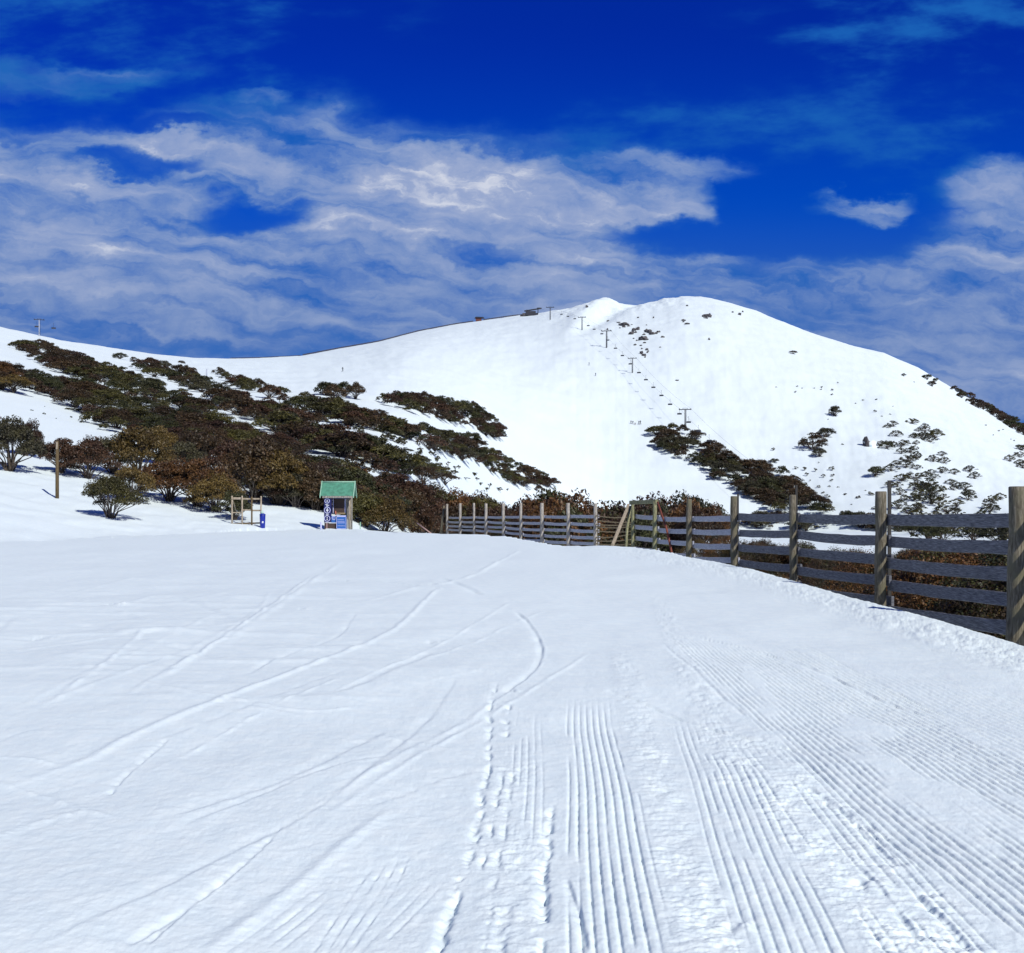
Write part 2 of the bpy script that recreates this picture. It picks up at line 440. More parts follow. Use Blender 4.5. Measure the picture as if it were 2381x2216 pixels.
def near_detail(X, Y):
    z = np.zeros(X.shape)
    z += 0.030 * fbm(X / 2.4, Y / 3.5, 3, 31) + 0.006 * fbm(X / .5 + Y / 2.2, Y / .8, 3, 41) * sstep(40, 8, Y)
    z += 0.035 * gnoise(X / 7 + 1, Y / 9, 77) * sstep(3, 14, Y)
    # wind-scoured, slightly streaky surface
    z += 0.0020 * fbm(X / .075, Y / .07, 4, 51, .65) * sstep(22, 5, Y)
    z += 0.035 * np.maximum(fbm(X / 2.2 + 9 + Y / 9, Y / .55, 3, 61), 0) ** 1.5 * sstep(1, -4, X / np.maximum(Y, 3) * 12) * sstep(5, 14, Y) * sstep(62, 35, Y)
    rag = fbm(X / .05, Y / .16, 3, 71)
    for pts, kind, hw, h, rg in TR:
        xs = [p[0] for p in pts]; ys = [p[1] for p in pts]
        m = (X > min(xs) - .5) & (X < max(xs) + .5) & (Y > min(ys) - .5) & (Y < max(ys) + .5)
        if not m.any(): continue
        x = X[m]; y = Y[m]
        # lines keep about the width the photograph shows, so wider when far
        wid = hw
        d, sd_, al = polydist(x + .012 * gnoise(x * 3, y * 2, 5), y, pts)
        fade = np.clip(np.minimum(al, 1 - al) * 12, 0, 1)
        br = np.clip(1 - rg * .9 * np.clip(.5 - 1.6 * gnoise(al * 15 + hw * 900, x * 0 + hw * 77, 3), 0, 1), 0, 1)
        q = d / wid
        if kind == 'groove':
            q = np.where(sd_ < 0, q / 2.6, q)
            dz = -h * np.exp(-q * q) + .15 * h * np.exp(-(q - 1.9) ** 2) * (sd_ > 0)
            dz = dz * br
        elif kind == 'ridge':
            dz = h * np.exp(-q * q) * br
        elif kind == 'wide':
            dz = h * np.exp(-q ** 4 * .6) * br - .5 * h * np.exp(-((q - 1.6) / .35) ** 2) * (sd_ < 0)
        else:   # ski: shallow trough with a raised lip on one side
            dz = -.55 * h * np.exp(-q * q) + h * np.exp(-((q - 1.5) / .5) ** 2) * (sd_ > 0) * br + .3 * h * np.exp(-((q - 1.5) / .5) ** 2)
        z[m] += dz * fade
    for pts, wd, h in RAG:
        m = (np.abs(X) < 1.2) & (Y < 11)
        x = X[m]; y = Y[m]
        d, sd_, al = polydist(x + .012 * gnoise(x * 9, y * 5, 15) + .007 * gnoise(y * 26, x * 10, 16), y, pts)
        fade = np.clip(np.minimum(al, 1 - al) * 10, 0, 1)
        br = np.clip(.40 + 1.5 * gnoise(y * 5.0 + h * 100, x * 6, 25) + .5 * gnoise(y * 24, x * 20, 26), .0, 1.1)
        z[m] += (-h * np.exp(-(np.where(sd_ < 0, d / 2.2, d) / wd) ** 2)) * br * fade
    # corduroy combed by the groomer
    def comb(band, spacing, amp, seed, drift=0.0, breakup=.6, Ymax=13, sc_=(.22, 1.3)):
        X0, X1, Ya, Yb = band
        m = (Y > Ya) & (Y < Yb)
        x = X[m]; y = Y[m]
        xc = x - drift * (y - 4) - .02 * gnoise(y / 2.2, y * 0 + seed, seed)
        mask = sstep(X0 - .03, X0 + .03, xc) * sstep(X1 + .03, X1 - .03, xc) * sstep(Yb, Yb * .84, y) * sstep(Ya, Ya + .4, y)
        bk = sstep(-.25, .25, fbm(x / sc_[0], y / sc_[1], 3, seed) + .55 - breakup)
        ph = xc / spacing * 2 * np.pi
        fr_ = (xc / spacing - np.floor(xc / spacing) - .5) * spacing
        fr_ = np.where(fr_ < 0, fr_ / 1.7, fr_)
        g = -2.0 * np.exp(-(fr_ / (spacing * .115)) ** 2) + .18 * np.cos(ph)
        beads = .92 + .45 * gnoise(x / .05, y / .10, seed + 3)
        z[m] += .82 * amp * g * mask * bk * np.clip(beads, .1, 1.6)
    comb((.20, .58, 2.6, 8.8), .047, .0062, 101, .055, .16)
    comb((.82, 1.22, 2.6, 8.2), .047, .0042, 111, .10, .34)
    comb((1.28, 1.75, 2.6, 7.4), .050, .0040, 121, .06, .45)
    comb((1.72, 3.25, 2.6, 13.2), .050, .0058, 131, .018, .24, sc_=(.35, 1.6))
    comb((3.1, 4.6, 2.6, 11.0), .055, .0032, 141, .03, .40, sc_=(.3, 2.0))
    comb((-.95, -.40, 2.6, 4.7), .058, .0028, 151, .30, .60)
    comb((-.10, .12, 4.8, 8.5), .045, .0030, 161, .03, .6)
    # churned strips beside the track
    def churn(x0, drift, wd, Ya, Yb, amp, seed, sx=.16, sy=.06):
        m = (Y > Ya) & (Y < Yb)
        x = X[m]; y = Y[m]
        xc = (x - x0 - drift * (y - 4)) / wd
        mk = np.exp(-xc ** 4) * sstep(Yb, Yb * .8, y)
        n = fbm(x / sx, y / sy, 4, seed, .6)
        z[m] += mk * (amp * .35 + amp * n * (.5 + .5 * sstep(-.2, .4, gnoise(x / .3, y / .5, seed + 5))))
    churn(.70, .065, .13, 2.6, 13, .0115, 201)
    churn(1.50, .02, .26, 2.6, 8.5, .011, 211, .13, .06)
    churn(.02, -.01, .16, 2.6, 7.5, .007, 221, .10, .06)
    churn(1.10, .10, .16, 6.0, 20, .010, 231, .14, .12)
    # footprint-like pits with tiny clods
    for px, py, r, h in [(257, 1407, .10, .07), (301, 1428, .05, .02), (1190, 1605, .03, .03), (1000, 1492, .05, .03), (85, 1485, .10, .03),
                         (700, 1420, .05, .025), (803, 1352, .06, .03), (1006, 1360, .08, .04), (1013, 1372, .05, .03), (1920, 1870, .03, .02), (1995, 2065, .05, .03), (1655, 2110, .025, .02), (1700, 2170, .03, .022)]:
        cx, cy = flat(px, py)
        q = np.hypot(X - cx, (Y - cy) * .7) / r
        z += (-h * np.exp(-q * q) + .7 * h * np.exp(-((np.hypot(X - cx - r * 1.6, (Y - cy) * .7)) / r) ** 2)) * (.55 + .5 * fbm(X / .05, Y / .05, 2, 66))
    return z


def build_ground():
    # columns: fine across the picture, coarse outside it
    xin = np.arange(-60, 2442, 2.0)
    lo = -60 - np.cumsum(np.geomspace(4, 260, 60)); hi = 2440 + np.cumsum(np.geomspace(4, 260, 60))
    cols = np.concatenate([lo[::-1], xin, hi])
    U = (cols - HX) / F
    near = np.linspace(-40, 2.2, 22)
    rows = [near, np.linspace(2.25, 3.38, 40)]
    pys = np.arange(2328, 1242, -2.0)
    rows.append(F * CAMH / (pys - HY))
    last = rows[-1][-1]
    rows.append(np.exp(np.linspace(np.log(last * 1.004), np.log(1500), 430)))
    rows.append(np.geomspace(1520, 5000, 16))
    Yr = np.concatenate(rows)
    Yg, Ug = np.meshgrid(Yr, U, indexing='ij')
    Xg = Ug * np.maximum(Yg, 3.0)
    z, xp, Ye, t = terrain(Xg, Yg)
    nr = int(np.searchsorted(Yr, 75))
    sub = slice(0, nr)
    nd = near_detail(Xg[sub], Yg[sub])
    # rough crumbled shoulder along the fence and at the far lip
    Xn, Yn, Yen = Xg[sub], Yg[sub], Ye[sub]
    lat = (Yn - Yen) * np.maximum(Xn / np.maximum(Yn, 3), .12)
    sh = np.exp(-((lat + .45) / .55) ** 2) * (xp[sub] > 1250) * sstep(1250, 1600, xp[sub])
    clod = fbm(Xn / .12, Yn / .16, 4, 301, .6)
    nd += sh * (.013 * clod + .034 * np.maximum(fbm(Xn / .36, Yn / .6, 3, 311), 0) + .015)
    nd = nd * sstep(1.0, 0.0, np.clip(lat, -1, 3) / 1.2 - .2)
    nd = np.where((xp[sub] < 850) & (Yn > Yen), nd * 1.0 + .08 * fbm(Xn / 3.5, Yn / 3.0, 3, 321) + .05 * np.maximum(fbm(Xn / 1.1, Yn / 1.6, 2, 331), 0), nd)
    z[sub] += nd
    # ruts and wind lips on the bank at the left
    m = (Yg > 75) & (Yg < 1500)
    z = np.where(m, z + np.minimum(Yg / 300, 1.2) * .35 * fbm(Xg / 22, Yg / 26, 4, 341), z)
    nrow, ncol = Xg.shape
    verts = np.stack([Xg, Yg, z], -1).reshape(-1, 3).astype(np.float32)
    idx = np.arange(nrow * ncol).reshape(nrow, ncol)
    f = np.stack([idx[:-1, :-1], idx[:-1, 1:], idx[1:, 1:], idx[1:, :-1]], -1).reshape(-1, 4)
    return verts, f


def np_mesh(name, verts, quads, smooth=True, mats=(), midx=None):
    me = bpy.data.meshes.new(name)
    nv, nf, k_ = len(verts), len(quads), quads.shape[1]
    me.vertices.add(nv)
    me.vertices.foreach_set('co', np.ascontiguousarray(verts, np.float32).ravel())
    me.loops.add(nf * k_)
    me.loops.foreach_set('vertex_index', np.ascontiguousarray(quads, np.int32).ravel())
    me.polygons.add(nf)
    me.polygons.foreach_set('loop_start', np.arange(0, nf * k_, k_, dtype=np.int32))
    me.polygons.foreach_set('use_smooth', np.full(nf, smooth))
    for m in mats: me.materials.append(m)
    if midx is not None: me.polygons.foreach_set('material_index', midx)
    me.update()
    me.validate()
    return me


# ------------------------------------------------------------------ materials
def mat(name):
    m = bpy.data.materials.new(name)
    m.use_nodes = True
    return m, NT(m.node_tree)


def finish(nt, col, rough=.8, bump=None, bstr=.3, bdist=.01, spec=.3, metal=0.0, sss=None):
    p = nt.n('ShaderNodeBsdfPrincipled')
    nt.set(p.inputs['Base Color'], col)
    nt.set(p.inputs['Roughness'], rough)
    p.inputs['Specular IOR Level'].default_value = spec
    p.inputs['Metallic'].default_value = metal
    if bump is not None:
        b = nt.n('ShaderNodeBump')
        b.inputs['Strength'].default_value = bstr
        b.inputs['Distance'].default_value = bdist
        nt.set(b.inputs['Height'], bump)
        nt.t.links.new(b.outputs[0], p.inputs['Normal'])
    o = nt.n('ShaderNodeOutputMaterial')
    nt.t.links.new(p.outputs[0], o.inputs[0])
    return p


def m_snow():
    m, n = mat('snow')
    tcx = n.n('ShaderNodeTexCoord').outputs['Object']
    fine = n.noise(tcx, 55, 4, .7)
    mid = n.noise(tcx, 6, 5, .65)
    far = n.noise(tcx, .05, 6, .65)
    c = n.mix(n.smooth(mid, .35, .7), (.755, .86, .89), (.815, .905, .915))
    c = n.mix(n.math('MULTIPLY', n.smooth(far, .5, .75), .35), c, (.74, .85, .90))
    b = n.math('ADD', n.math('MULTIPLY', fine, .35), n.math('MULTIPLY', mid, 1.0))
    finish(n, c, .62, b, .45, .008, .25)
    return m


def m_wood(name, c1, c2, scale=6, stretch=(14, 14, 1.2), bstr=.5, mottled=None):
    m, n = mat(name)
    tcx = n.n('ShaderNodeTexCoord').outputs['Object']
    mp = n.n('ShaderNodeMapping')
    n.set(mp.inputs[0], tcx)
    mp.inputs['Scale'].default_value = stretch
    g = n.noise(mp.outputs[0], scale, 6, .65, .3)
    c = n.mix(n.smooth(g, .38, .66), c1, c2)
    if mottled:
        q = n.noise(tcx, 2.3, 4, .6)
        c = n.mix(n.smooth(q, .48, .62), c, mottled)
    finish(n, c, .85, g, bstr, .012, .2)
    return m


def m_plain(name, c, rough=.6, metal=0, spec=.4, var=.15, scale=8):
    m, n = mat(name)
    tcx = n.n('ShaderNodeTexCoord').outputs['Object']
    q = n.noise(tcx, scale, 4, .6)
    c2 = tuple(x * (1 - var) for x in c)
    finish(n, n.mix(n.smooth(q, .35, .65), c, c2), rough, None, 0, 0, spec, metal)
    return m


def m_leaf(name, c1, c2, c3):
    m, n = mat(name)
    oi = n.n('ShaderNodeObjectInfo')
    tcx = n.n('ShaderNodeTexCoord').outputs['Object']
    q = n.noise(tcx, 5.0, 3, .6)
    q2 = n.noise(tcx, 26.0, 2, .6)
    c = n.mix(n.smooth(q, .4, .62), c1, c2)
    c = n.mix(n.math('MULTIPLY', n.smooth(q2, .5, .7), .6), c, c3)
    f = n.math('ADD', .62, n.math('MULTIPLY', oi.outputs['Random'], .70))
    c = n.mix(1.0, c, n.comb(f, f, f), 'MULTIPLY')
    finish(n, c, .55, None, 0, 0, .35)
    return m


SNOW = m_snow()
BARK = m_wood('bark', (.050, .038, .030), (.14, .115, .095), 8, (3, 3, 3))
PALEBARK = m_wood('pale_bark', (.12, .095, .08), (.30, .26, .22), 8, (3, 3, 3))
LEAF = {
    'dark brown': m_leaf('leaf_dark_brown', (0.029, 0.019, 0.009), (0.058, 0.033, 0.013), (0.090, 0.061, 0.020)),
    'maroon brown': m_leaf('leaf_maroon_brown', (0.038, 0.019, 0.011), (0.064, 0.031, 0.015), (0.049, 0.036, 0.013)),
    'olive green': m_leaf('leaf_olive_green', (0.035, 0.035, 0.010), (0.072, 0.064, 0.014), (0.123, 0.104, 0.024)),
    'golden brown': m_leaf('leaf_golden_brown', (0.062, 0.040, 0.010), (0.110, 0.072, 0.017), (0.145, 0.112, 0.030)),
    'grey green': m_leaf('leaf_grey_green', (0.035, 0.033, 0.019), (0.061, 0.056, 0.024), (0.094, 0.082, 0.033)),
    'rust brown': m_leaf('leaf_rust_brown', (0.065, 0.029, 0.010), (0.116, 0.053, 0.015), (0.123, 0.077, 0.020)),
    'dark green': m_leaf('leaf_dark_green', (0.023, 0.027, 0.010), (0.043, 0.045, 0.013), (0.072, 0.067, 0.020)),
}
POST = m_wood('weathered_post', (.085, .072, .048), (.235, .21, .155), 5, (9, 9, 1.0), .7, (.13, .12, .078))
LITPOST = m_wood('sunlit_post', (.22, .20, .17), (.50, .46, .40), 5, (9, 9, 1.0), .7)  # paler copy of the post wood: sunlight on the far posts is painted in
LITRAIL = m_wood('sunlit_rail', (.26, .27, .31), (.56, .57, .62), 5, (1.0, 1.0, 26.0), .8)  # sunlit look of the rails past the near bays, put into the wood colour
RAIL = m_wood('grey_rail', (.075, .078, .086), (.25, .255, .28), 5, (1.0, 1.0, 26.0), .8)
SLAT = m_wood('tan_rail', (.20, .145, .075), (.42, .33, .19), 5, (2, 2, 9))
GREENPOST = m_wood('mossy_timber', (.14, .14, .07), (.33, .32, .19), 5, (6, 6, 1))
REDMETAL = m_plain('rusty_red_bar', (.22, .06, .035), .7)
STEEL = m_plain('galvanised_steel', (.30, .31, .33), .5, .6)
DARKSTEEL = m_plain('dark_steel', (.035, .038, .05), .6, .2)
PICKET = m_plain('dark_picket', (.045, .042, .036), .7)
TIMBER = m_wood('pale_timber', (.25, .20, .14), (.46, .40, .31), 5, (6, 6, 1))
POLE = m_wood('brown_pole', (.085, .060, .030), (.17, .125, .065), 5, (9, 9, 1))
ROCK = m_wood('dark_rock', (.045, .042, .045), (.15, .14, .14), 1.5, (1, 1, 1), .8)


# ------------------------------------------------------------------ object helpers
def obj(name, me, parent=None, loc=(0, 0, 0)):
    o = bpy.data.objects.new(name, me)
    COL.objects.link(o)
    if parent is not None: o.parent = parent
    o.location = loc
    return o


def tag(o, label=None, cat=None, group=None, kind=None):
    if label: o['label'] = label
    if cat: o['category'] = cat
    if group: o['group'] = group
    if kind: o['kind'] = kind
    return o


def thing(name, loc, label, cat, group=None, rz=0):
    o = bpy.data.objects.new(name, None)
    COL.objects.link(o)
    o.location = loc
    o.rotation_euler = (0, 0, rz)
    o.empty_display_size = .3
    return tag(o, label, cat, group)


class MB:
    """collects shapes and links them as one mesh"""
    def __init__(self):
        self.v, self.f, self.n = [], [], 0
        self.sm = []

    def add(self, vs, fs, smooth=False):
        self.v += [tuple(x) for x in vs]
        for f in fs:
            self.f.append([i + self.n for i in f]); self.sm.append(smooth)
        self.n += len(vs)
        return self

    def box(self, c, s, rot=None):
        x, y, z = s[0] / 2, s[1] / 2, s[2] / 2
        vs = [Vector(p) for p in [(-x, -y, -z), (x, -y, -z), (x, y, -z), (-x, y, -z), (-x, -y, z), (x, -y, z), (x, y, z), (-x, y, z)]]
        if rot is not None: vs = [rot @ p for p in vs]
        vs = [p + Vector(c) for p in vs]
        return self.add(vs, [(0, 3, 2, 1), (4, 5, 6, 7), (0, 1, 5, 4), (1, 2, 6, 5), (2, 3, 7, 6), (3, 0, 4, 7)])

    def plank(self, a, b, hgt, thick, nseg=6, sag=0.0, wob=0.0, seed=0):
        """a board on edge from a to b"""
        rnd = random.Random(seed)
        a = Vector(a); b = Vector(b)
        d = (b - a); side = Vector((d.y, -d.x, 0)).normalized()
        up = Vector((0, 0, 1))
        rings = []
        for i in range(nseg + 1):
            t = i / nseg
            p = a + d * t
            p.z -= sag * 4 * t * (1 - t)
            p += up * rnd.uniform(-wob, wob) * (0 < i < nseg)
            h = hgt * (1 + rnd.uniform(-.06, .06))
            b_ = min(.012, thick * .3)
            sec = [(-thick / 2, -h / 2 + b_), (-thick / 2 + b_, -h / 2), (thick / 2 - b_, -h / 2), (thick / 2, -h / 2 + b_),
                   (thick / 2, h / 2 - b_), (thick / 2 - b_, h / 2), (-thick / 2 + b_, h / 2), (-thick / 2, h / 2 - b_)]
            rings.append([p + side * s + up * z for s, z in sec])
        vs = [q for r in rings for q in r]
        k_ = 8
        fs = []
        for i in range(nseg):
            for j in range(k_):
                fs.append((i * k_ + j, i * k_ + (j + 1) % k_, (i + 1) * k_ + (j + 1) % k_, (i + 1) * k_ + j))
        fs.append(tuple(range(k_))[::-1]); fs.append(tuple(nseg * k_ + j for j in range(k_)))
        return self.add(vs, fs)

    def tube(self, pts, rad, sides=8, caps=True, smooth=True):
        pts = [Vector(p) for p in pts]
        if not hasattr(rad, '__len__'): rad = [rad] * len(pts)
        vs = []
        for i, p in enumerate(pts):
            d = (pts[min(i + 1, len(pts) - 1)] - pts[max(i - 1, 0)]).normalized()
            a = d.cross(Vector((0, 1, 0)) if abs(d.y) < .9 else Vector((1, 0, 0))).normalized()
            b = d.cross(a).normalized()
            for j in range(sides):
                an = 2 * math.pi * j / sides
                vs.append(p + a * math.cos(an) * rad[i] + b * math.sin(an) * rad[i])
        fs = []
        for i in range(len(pts) - 1):
            for j in range(sides):
                fs.append((i * sides + j, (i + 1) * sides + j, (i + 1) * sides + (j + 1) % sides, i * sides + (j + 1) % sides))
        self.add(vs, fs, smooth)
        if caps:
            n0 = self.n - len(vs)
            self.f.append([n0 + j for j in range(sides)]); self.sm.append(False)
            e = n0 + (len(pts) - 1) * sides
            self.f.append([e + j for j in range(sides)][::-1]); self.sm.append(False)
        return self

    def ring(self, c, r0, r1, thick, n=20):
        """flat ring facing -Y"""
        vs = []
        for yq in (-thick / 2, thick / 2):
            for rr in (r0, r1):
                for j in range(n):
                    a = 2 * math.pi * j / n
                    vs.append((c[0] + rr * math.cos(a), c[1] + yq, c[2] + rr * math.sin(a)))
        fs = []
        for j in range(n):
            k2 = (j + 1) % n
            fs += [(j, n + j, n + k2, k2), (2 * n + j, 2 * n + k2, 3 * n + k2, 3 * n + j), (n + j, 3 * n + j, 3 * n + k2, n + k2), (j, k2, 2 * n + k2, 2 * n + j)]
        return self.add(vs, fs)

    def disc(self, c, r, thick, n=20):
        vs = []
        for yq in (-thick / 2, thick / 2):
            for j in range(n):
                a = 2 * math.pi * j / n
                vs.append((c[0] + r * math.cos(a), c[1] + yq, c[2] + r * math.sin(a)))
        fs = [tuple(range(n))[::-1], tuple(range(n, 2 * n))]
        for j in range(n): fs.append((j, (j + 1) % n, n + (j + 1) % n, n + j))
        return self.add(vs, fs)

    def mesh(self, name, m):
        me = bpy.data.meshes.new(name)
        me.from_pydata(self.v, [], self.f)
        me.materials.append(m)
        me.polygons.foreach_set('use_smooth', self.sm)
        me.update()
        return me

    def build(self, name, m, parent=None, loc=(0, 0, 0)):
        return obj(name, self.mesh(name, m), parent, loc)


# ------------------------------------------------------------------ ground
gv, gf = build_ground()
ground = obj('snow_ground', np_mesh('snow_ground', gv, gf, True, (SNOW,)))
tag(ground, kind='structure')
del gv, gf

# ------------------------------------------------------------------ plants
def leaf_cloud(rng, centres, n, size, up=.35):
    """leaf quads in clumps. centres: rows of cx cy cz rx ry rz"""
    C = centres[rng.integers(0, len(centres), n)]
    d = rng.normal(size=(n, 3)); d /= np.linalg.norm(d, axis=1)[:, None]
    d[:, 2] = np.where(d[:, 2] < -.25, -d[:, 2] * .6, d[:, 2])
    r = rng.uniform(.45, 1.08, n) ** .6
    p = C[:, :3] + d * C[:, 3:] * r[:, None]
    nrm = d * (1 - up) + rng.normal(size=(n, 3)) * .55 + np.array([0, 0, up])
    nrm /= np.linalg.norm(nrm, axis=1)[:, None]
    a = np.cross(nrm, rng.normal(size=(n, 3))); a /= np.linalg.norm(a, axis=1)[:, None]
    b = np.cross(nrm, a)
    s = size * rng.uniform(.6, 1.4, n)[:, None]
    q = np.stack([p - a * s, p - b * s * .55, p + a * s, p + b * s * .55], 1).reshape(-1, 3)
    f = np.arange(4 * n).reshape(n, 4)
    return q, f


def gum_meshes(seed, nleaf, size, nclump=13, spread=.72, low=.35, rz=.095, stem=.028, twigs=0, dome=1.0, rsc=1.0):
    rng = np.random.default_rng(seed)
    cs = []
    tries = 0
    while len(cs) < nclump and tries < 900:
        tries += 1
        a = rng.uniform(0, 2 * math.pi); r = spread * math.sqrt(rng.uniform(0, 1))
        x, y = r * math.cos(a), r * math.sin(a)
        z = low + (0.90 - low) * (1 - (r / (spread * 1.15)) ** 2) * dome + rng.uniform(-.16, .03)
        rr = rng.uniform(.18, .31) * rsc
        if all(math.dist((x, y, z * 1.3), (c[0], c[1], c[2] * 1.3)) > .15 for c in cs):
            cs.append((x, y, z, rr, rr * rng.uniform(.75, 1.2), rz * rng.uniform(.75, 1.5)))
    cs = np.array(cs)
    q, f = leaf_cloud(rng, cs, nleaf, size)
    q[:, 2] = np.maximum(q[:, 2], .02)
    crown = np_mesh('crown', q, f, False)
    mb = MB()
    base = [(rng.uniform(-.06, .06), rng.uniform(-.06, .06)) for _ in range(5)]
    for i, c in enumerate(cs):
        bx, by = base[i % 5]
        k1 = Vector((bx + c[0] * .30, by + c[1] * .30, c[2] * .42 + rng.uniform(-.04, .04)))
        k2 = Vector((c[0] * .75 + rng.uniform(-.04, .04), c[1] * .75, c[2] * .78))
        s = stem * rng.uniform(.7, 1.2)
        mb.tube([(bx * .6, by * .6, -.10), k1, k2, (c[0], c[1], c[2] + .02)], [s, s * .75, s * .5, s * .22], 5, False)
        for _ in range(twigs):
            e = Vector((c[0] + rng.uniform(-1, 1) * c[3], c[1] + rng.uniform(-1, 1) * c[3], c[2] + rng.uniform(-.2, .9) * c[5]))
            mb.tube([k2, (k2 + e) / 2 + Vector((0, 0, .02)), e], [s * .4, s * .28, s * .12], 4, False)
    trunk = mb.mesh('trunk', BARK)
    return crown, trunk


FAR = [gum_meshes(100 + i, 3200, .040, 17 + i % 4, .64 + .05 * (i % 3), .20, .19) for i in range(7)]
MID = [gum_meshes(200 + i, 9500, .025, 23 + i % 3, .70, .20, .165, .018, 3) for i in range(6)]
NEAR = [gum_meshes(300 + i, 12000, .021, 26, .70, .26, .16, .015, 5) for i in range(3)]
HEDGE = [gum_meshes(400 + i, 3600, .030, 16, .62, .10, .17, .016, 2, .9) for i in range(4)]
LACY = [gum_meshes(600 + i, 1700, .040, 24, .72, .10, .10, .02, 0, .9, .52) for i in range(5)]
DOME = [gum_meshes(650 + i, 9000, .026, 34, .66, .02, .22, .012, 0, .95) for i in range(2)]
HEATH = [gum_meshes(680 + i, 12000, .014, 26, .66, .06, .18, .010, 2, .85, .8) for i in range(4)]
TUFT = [gum_meshes(500 + i, 420, .085, 6, .55, .15, .18, .04, 0) for i in range(4)]
for lst in (FAR, MID, NEAR, HEDGE, LACY, DOME, HEATH, TUFT):
    for c_, t_ in lst: c_.materials.append(LEAF['dark brown'])
rnd = random.Random(7)
_count = {}


def plant(name, cat, meshes, loc, height, width, colour, label, group=None, bark=None):
    """one plant: an Empty at its foot, a trunk and a crown; the meshes are shared, the colour is the copy's own"""
    crown, trunk = meshes
    ob = bpy.data.objects
    t = ob.new(name, None)
    COL.objects.link(t)
    t.location = (loc[0], loc[1], loc[2] - .03)
    t.rotation_euler = (0, 0, rnd.uniform(0, 6.28))
    wq = width / 1.55
    t.scale = (wq, wq, height)
    tag(t, label, cat, group)
    c = ob.new('crown', crown); COL.objects.link(c); c.parent = t
    c.material_slots[0].link = 'OBJECT'; c.material_slots[0].material = LEAF[colour]
    s = ob.new('trunk', trunk); COL.objects.link(s); s.parent = t
    if bark is not None:
        s.material_slots[0].link = 'OBJECT'; s.material_slots[0].material = bark
    _count[name] = _count.get(name, 0) + 1
    return t


def inpoly(x, y, poly):
    c = False
    j = len(poly) - 1
    for i in range(len(poly)):
        xi, yi = poly[i]; xj, yj = poly[j]
        if (yi > y) != (yj > y) and x < (xj - xi) * (y - yi) / (yj - yi) + xi: c = not c
        j = i
    return c


FILL = []


def belt(poly, n, hm, wfac, dmin, meshes, palette, where, group, seed, name='snow_gum', cat='tree', colmap=None, fill=0):
    """scatter plants over the part of the slope that the outline covers; hm: height in metres (lo, hi)"""
    r_ = random.Random(seed)
    xs = [p[0] for p in poly]; ys = [p[1] for p in poly]
    got = []
    tries = 0
    while len(got) < n and tries < 9000:
        tries += 1
        x = r_.uniform(min(xs), max(xs)); y = r_.uniform(min(ys), max(ys))
        if not inpoly(x, y, poly): continue
        h = r_.uniform(*hm)
        guess = place(x, y)
        hp = h * F / guess.y
        yb = y + hp * .42
        if tries < 5000 and not (inpoly(x, y - hp * .30, poly) and inpoly(x, y + hp * .30, poly)): continue
        if any(abs(x - a) / (hp * dmin) < 1 and ((x - a) / (hp * dmin)) ** 2 + ((yb - b) / (hp * dmin * .42)) ** 2 < 1 for a, b, *_ in got): continue
        p = place(x, yb)
        got.append((x, yb, h, p))
    # the many smaller ones that close the canopy between them (past 300 of a kind) are gathered for one mass
    extra = []
    tries = 0
    while len(extra) < fill and tries < 9000:
        tries += 1
        x = r_.uniform(min(xs), max(xs)); y = r_.uniform(min(ys), max(ys))
        if not inpoly(x, y, poly): continue
        h = hm[0] * r_.uniform(.72, 1.0)
        guess = place(x, y); hp = h * F / guess.y; yb = y + hp * .42
        if not (inpoly(x, y - hp * .10, poly) and inpoly(x, y + hp * .16, poly)): continue
        if any(((x - a) / (hp * .34)) ** 2 + ((yb - b) / (hp * .16)) ** 2 < 1 for a, b in extra): continue
        extra.append((x, yb))
        FILL.append((place(x, yb), h, h * wfac * r_.uniform(.8, 1.1), colmap(x, yb, r_) if colmap else r_.choice(palette)))
    got.sort(key=lambda g: -g[3].y)
    x0, x1 = min(xs), max(xs)
    for x, yb, h, p in got:
        col = colmap(x, yb, r_) if colmap else r_.choice(palette)
        f = (x - x0) / (x1 - x0)
        part = 'upper end' if f < .25 else 'left half' if f < .5 else 'right half' if f < .75 else 'lower end'
        size = 'low' if h < hm[0] + (hm[1] - hm[0]) * .4 else 'tall'
        lab = f"{size} {col} {'snow gum' if cat == 'tree' else 'shrub'} {where.replace('@', part)}"
        assert len(lab.split()) <= 16, lab
        plant(name, cat, r_.choice(meshes), p, h, h * wfac * r_.uniform(.85, 1.25), col, lab, group)
    return got


# the dense belts of snow gums that run down the slope at the left
BROWN = ['dark brown', 'dark brown', 'maroon brown', 'olive green', 'dark green', 'dark brown', 'grey green']
def cm_main(x, y, r_):
    if x < 80 and y > 870: return r_.choice(['rust brown', 'golden brown', 'dark brown'])
    if 230 < x < 560 and 880 < y < 1010: return r_.choice(['olive green', 'olive green', 'dark green', 'dark brown'])
    if x > 820: return r_.choice(['dark brown', 'rust brown', 'maroon brown', 'dark green'])
    return r_.choice(['maroon brown', 'dark brown', 'dark brown', 'dark green', 'olive green'])


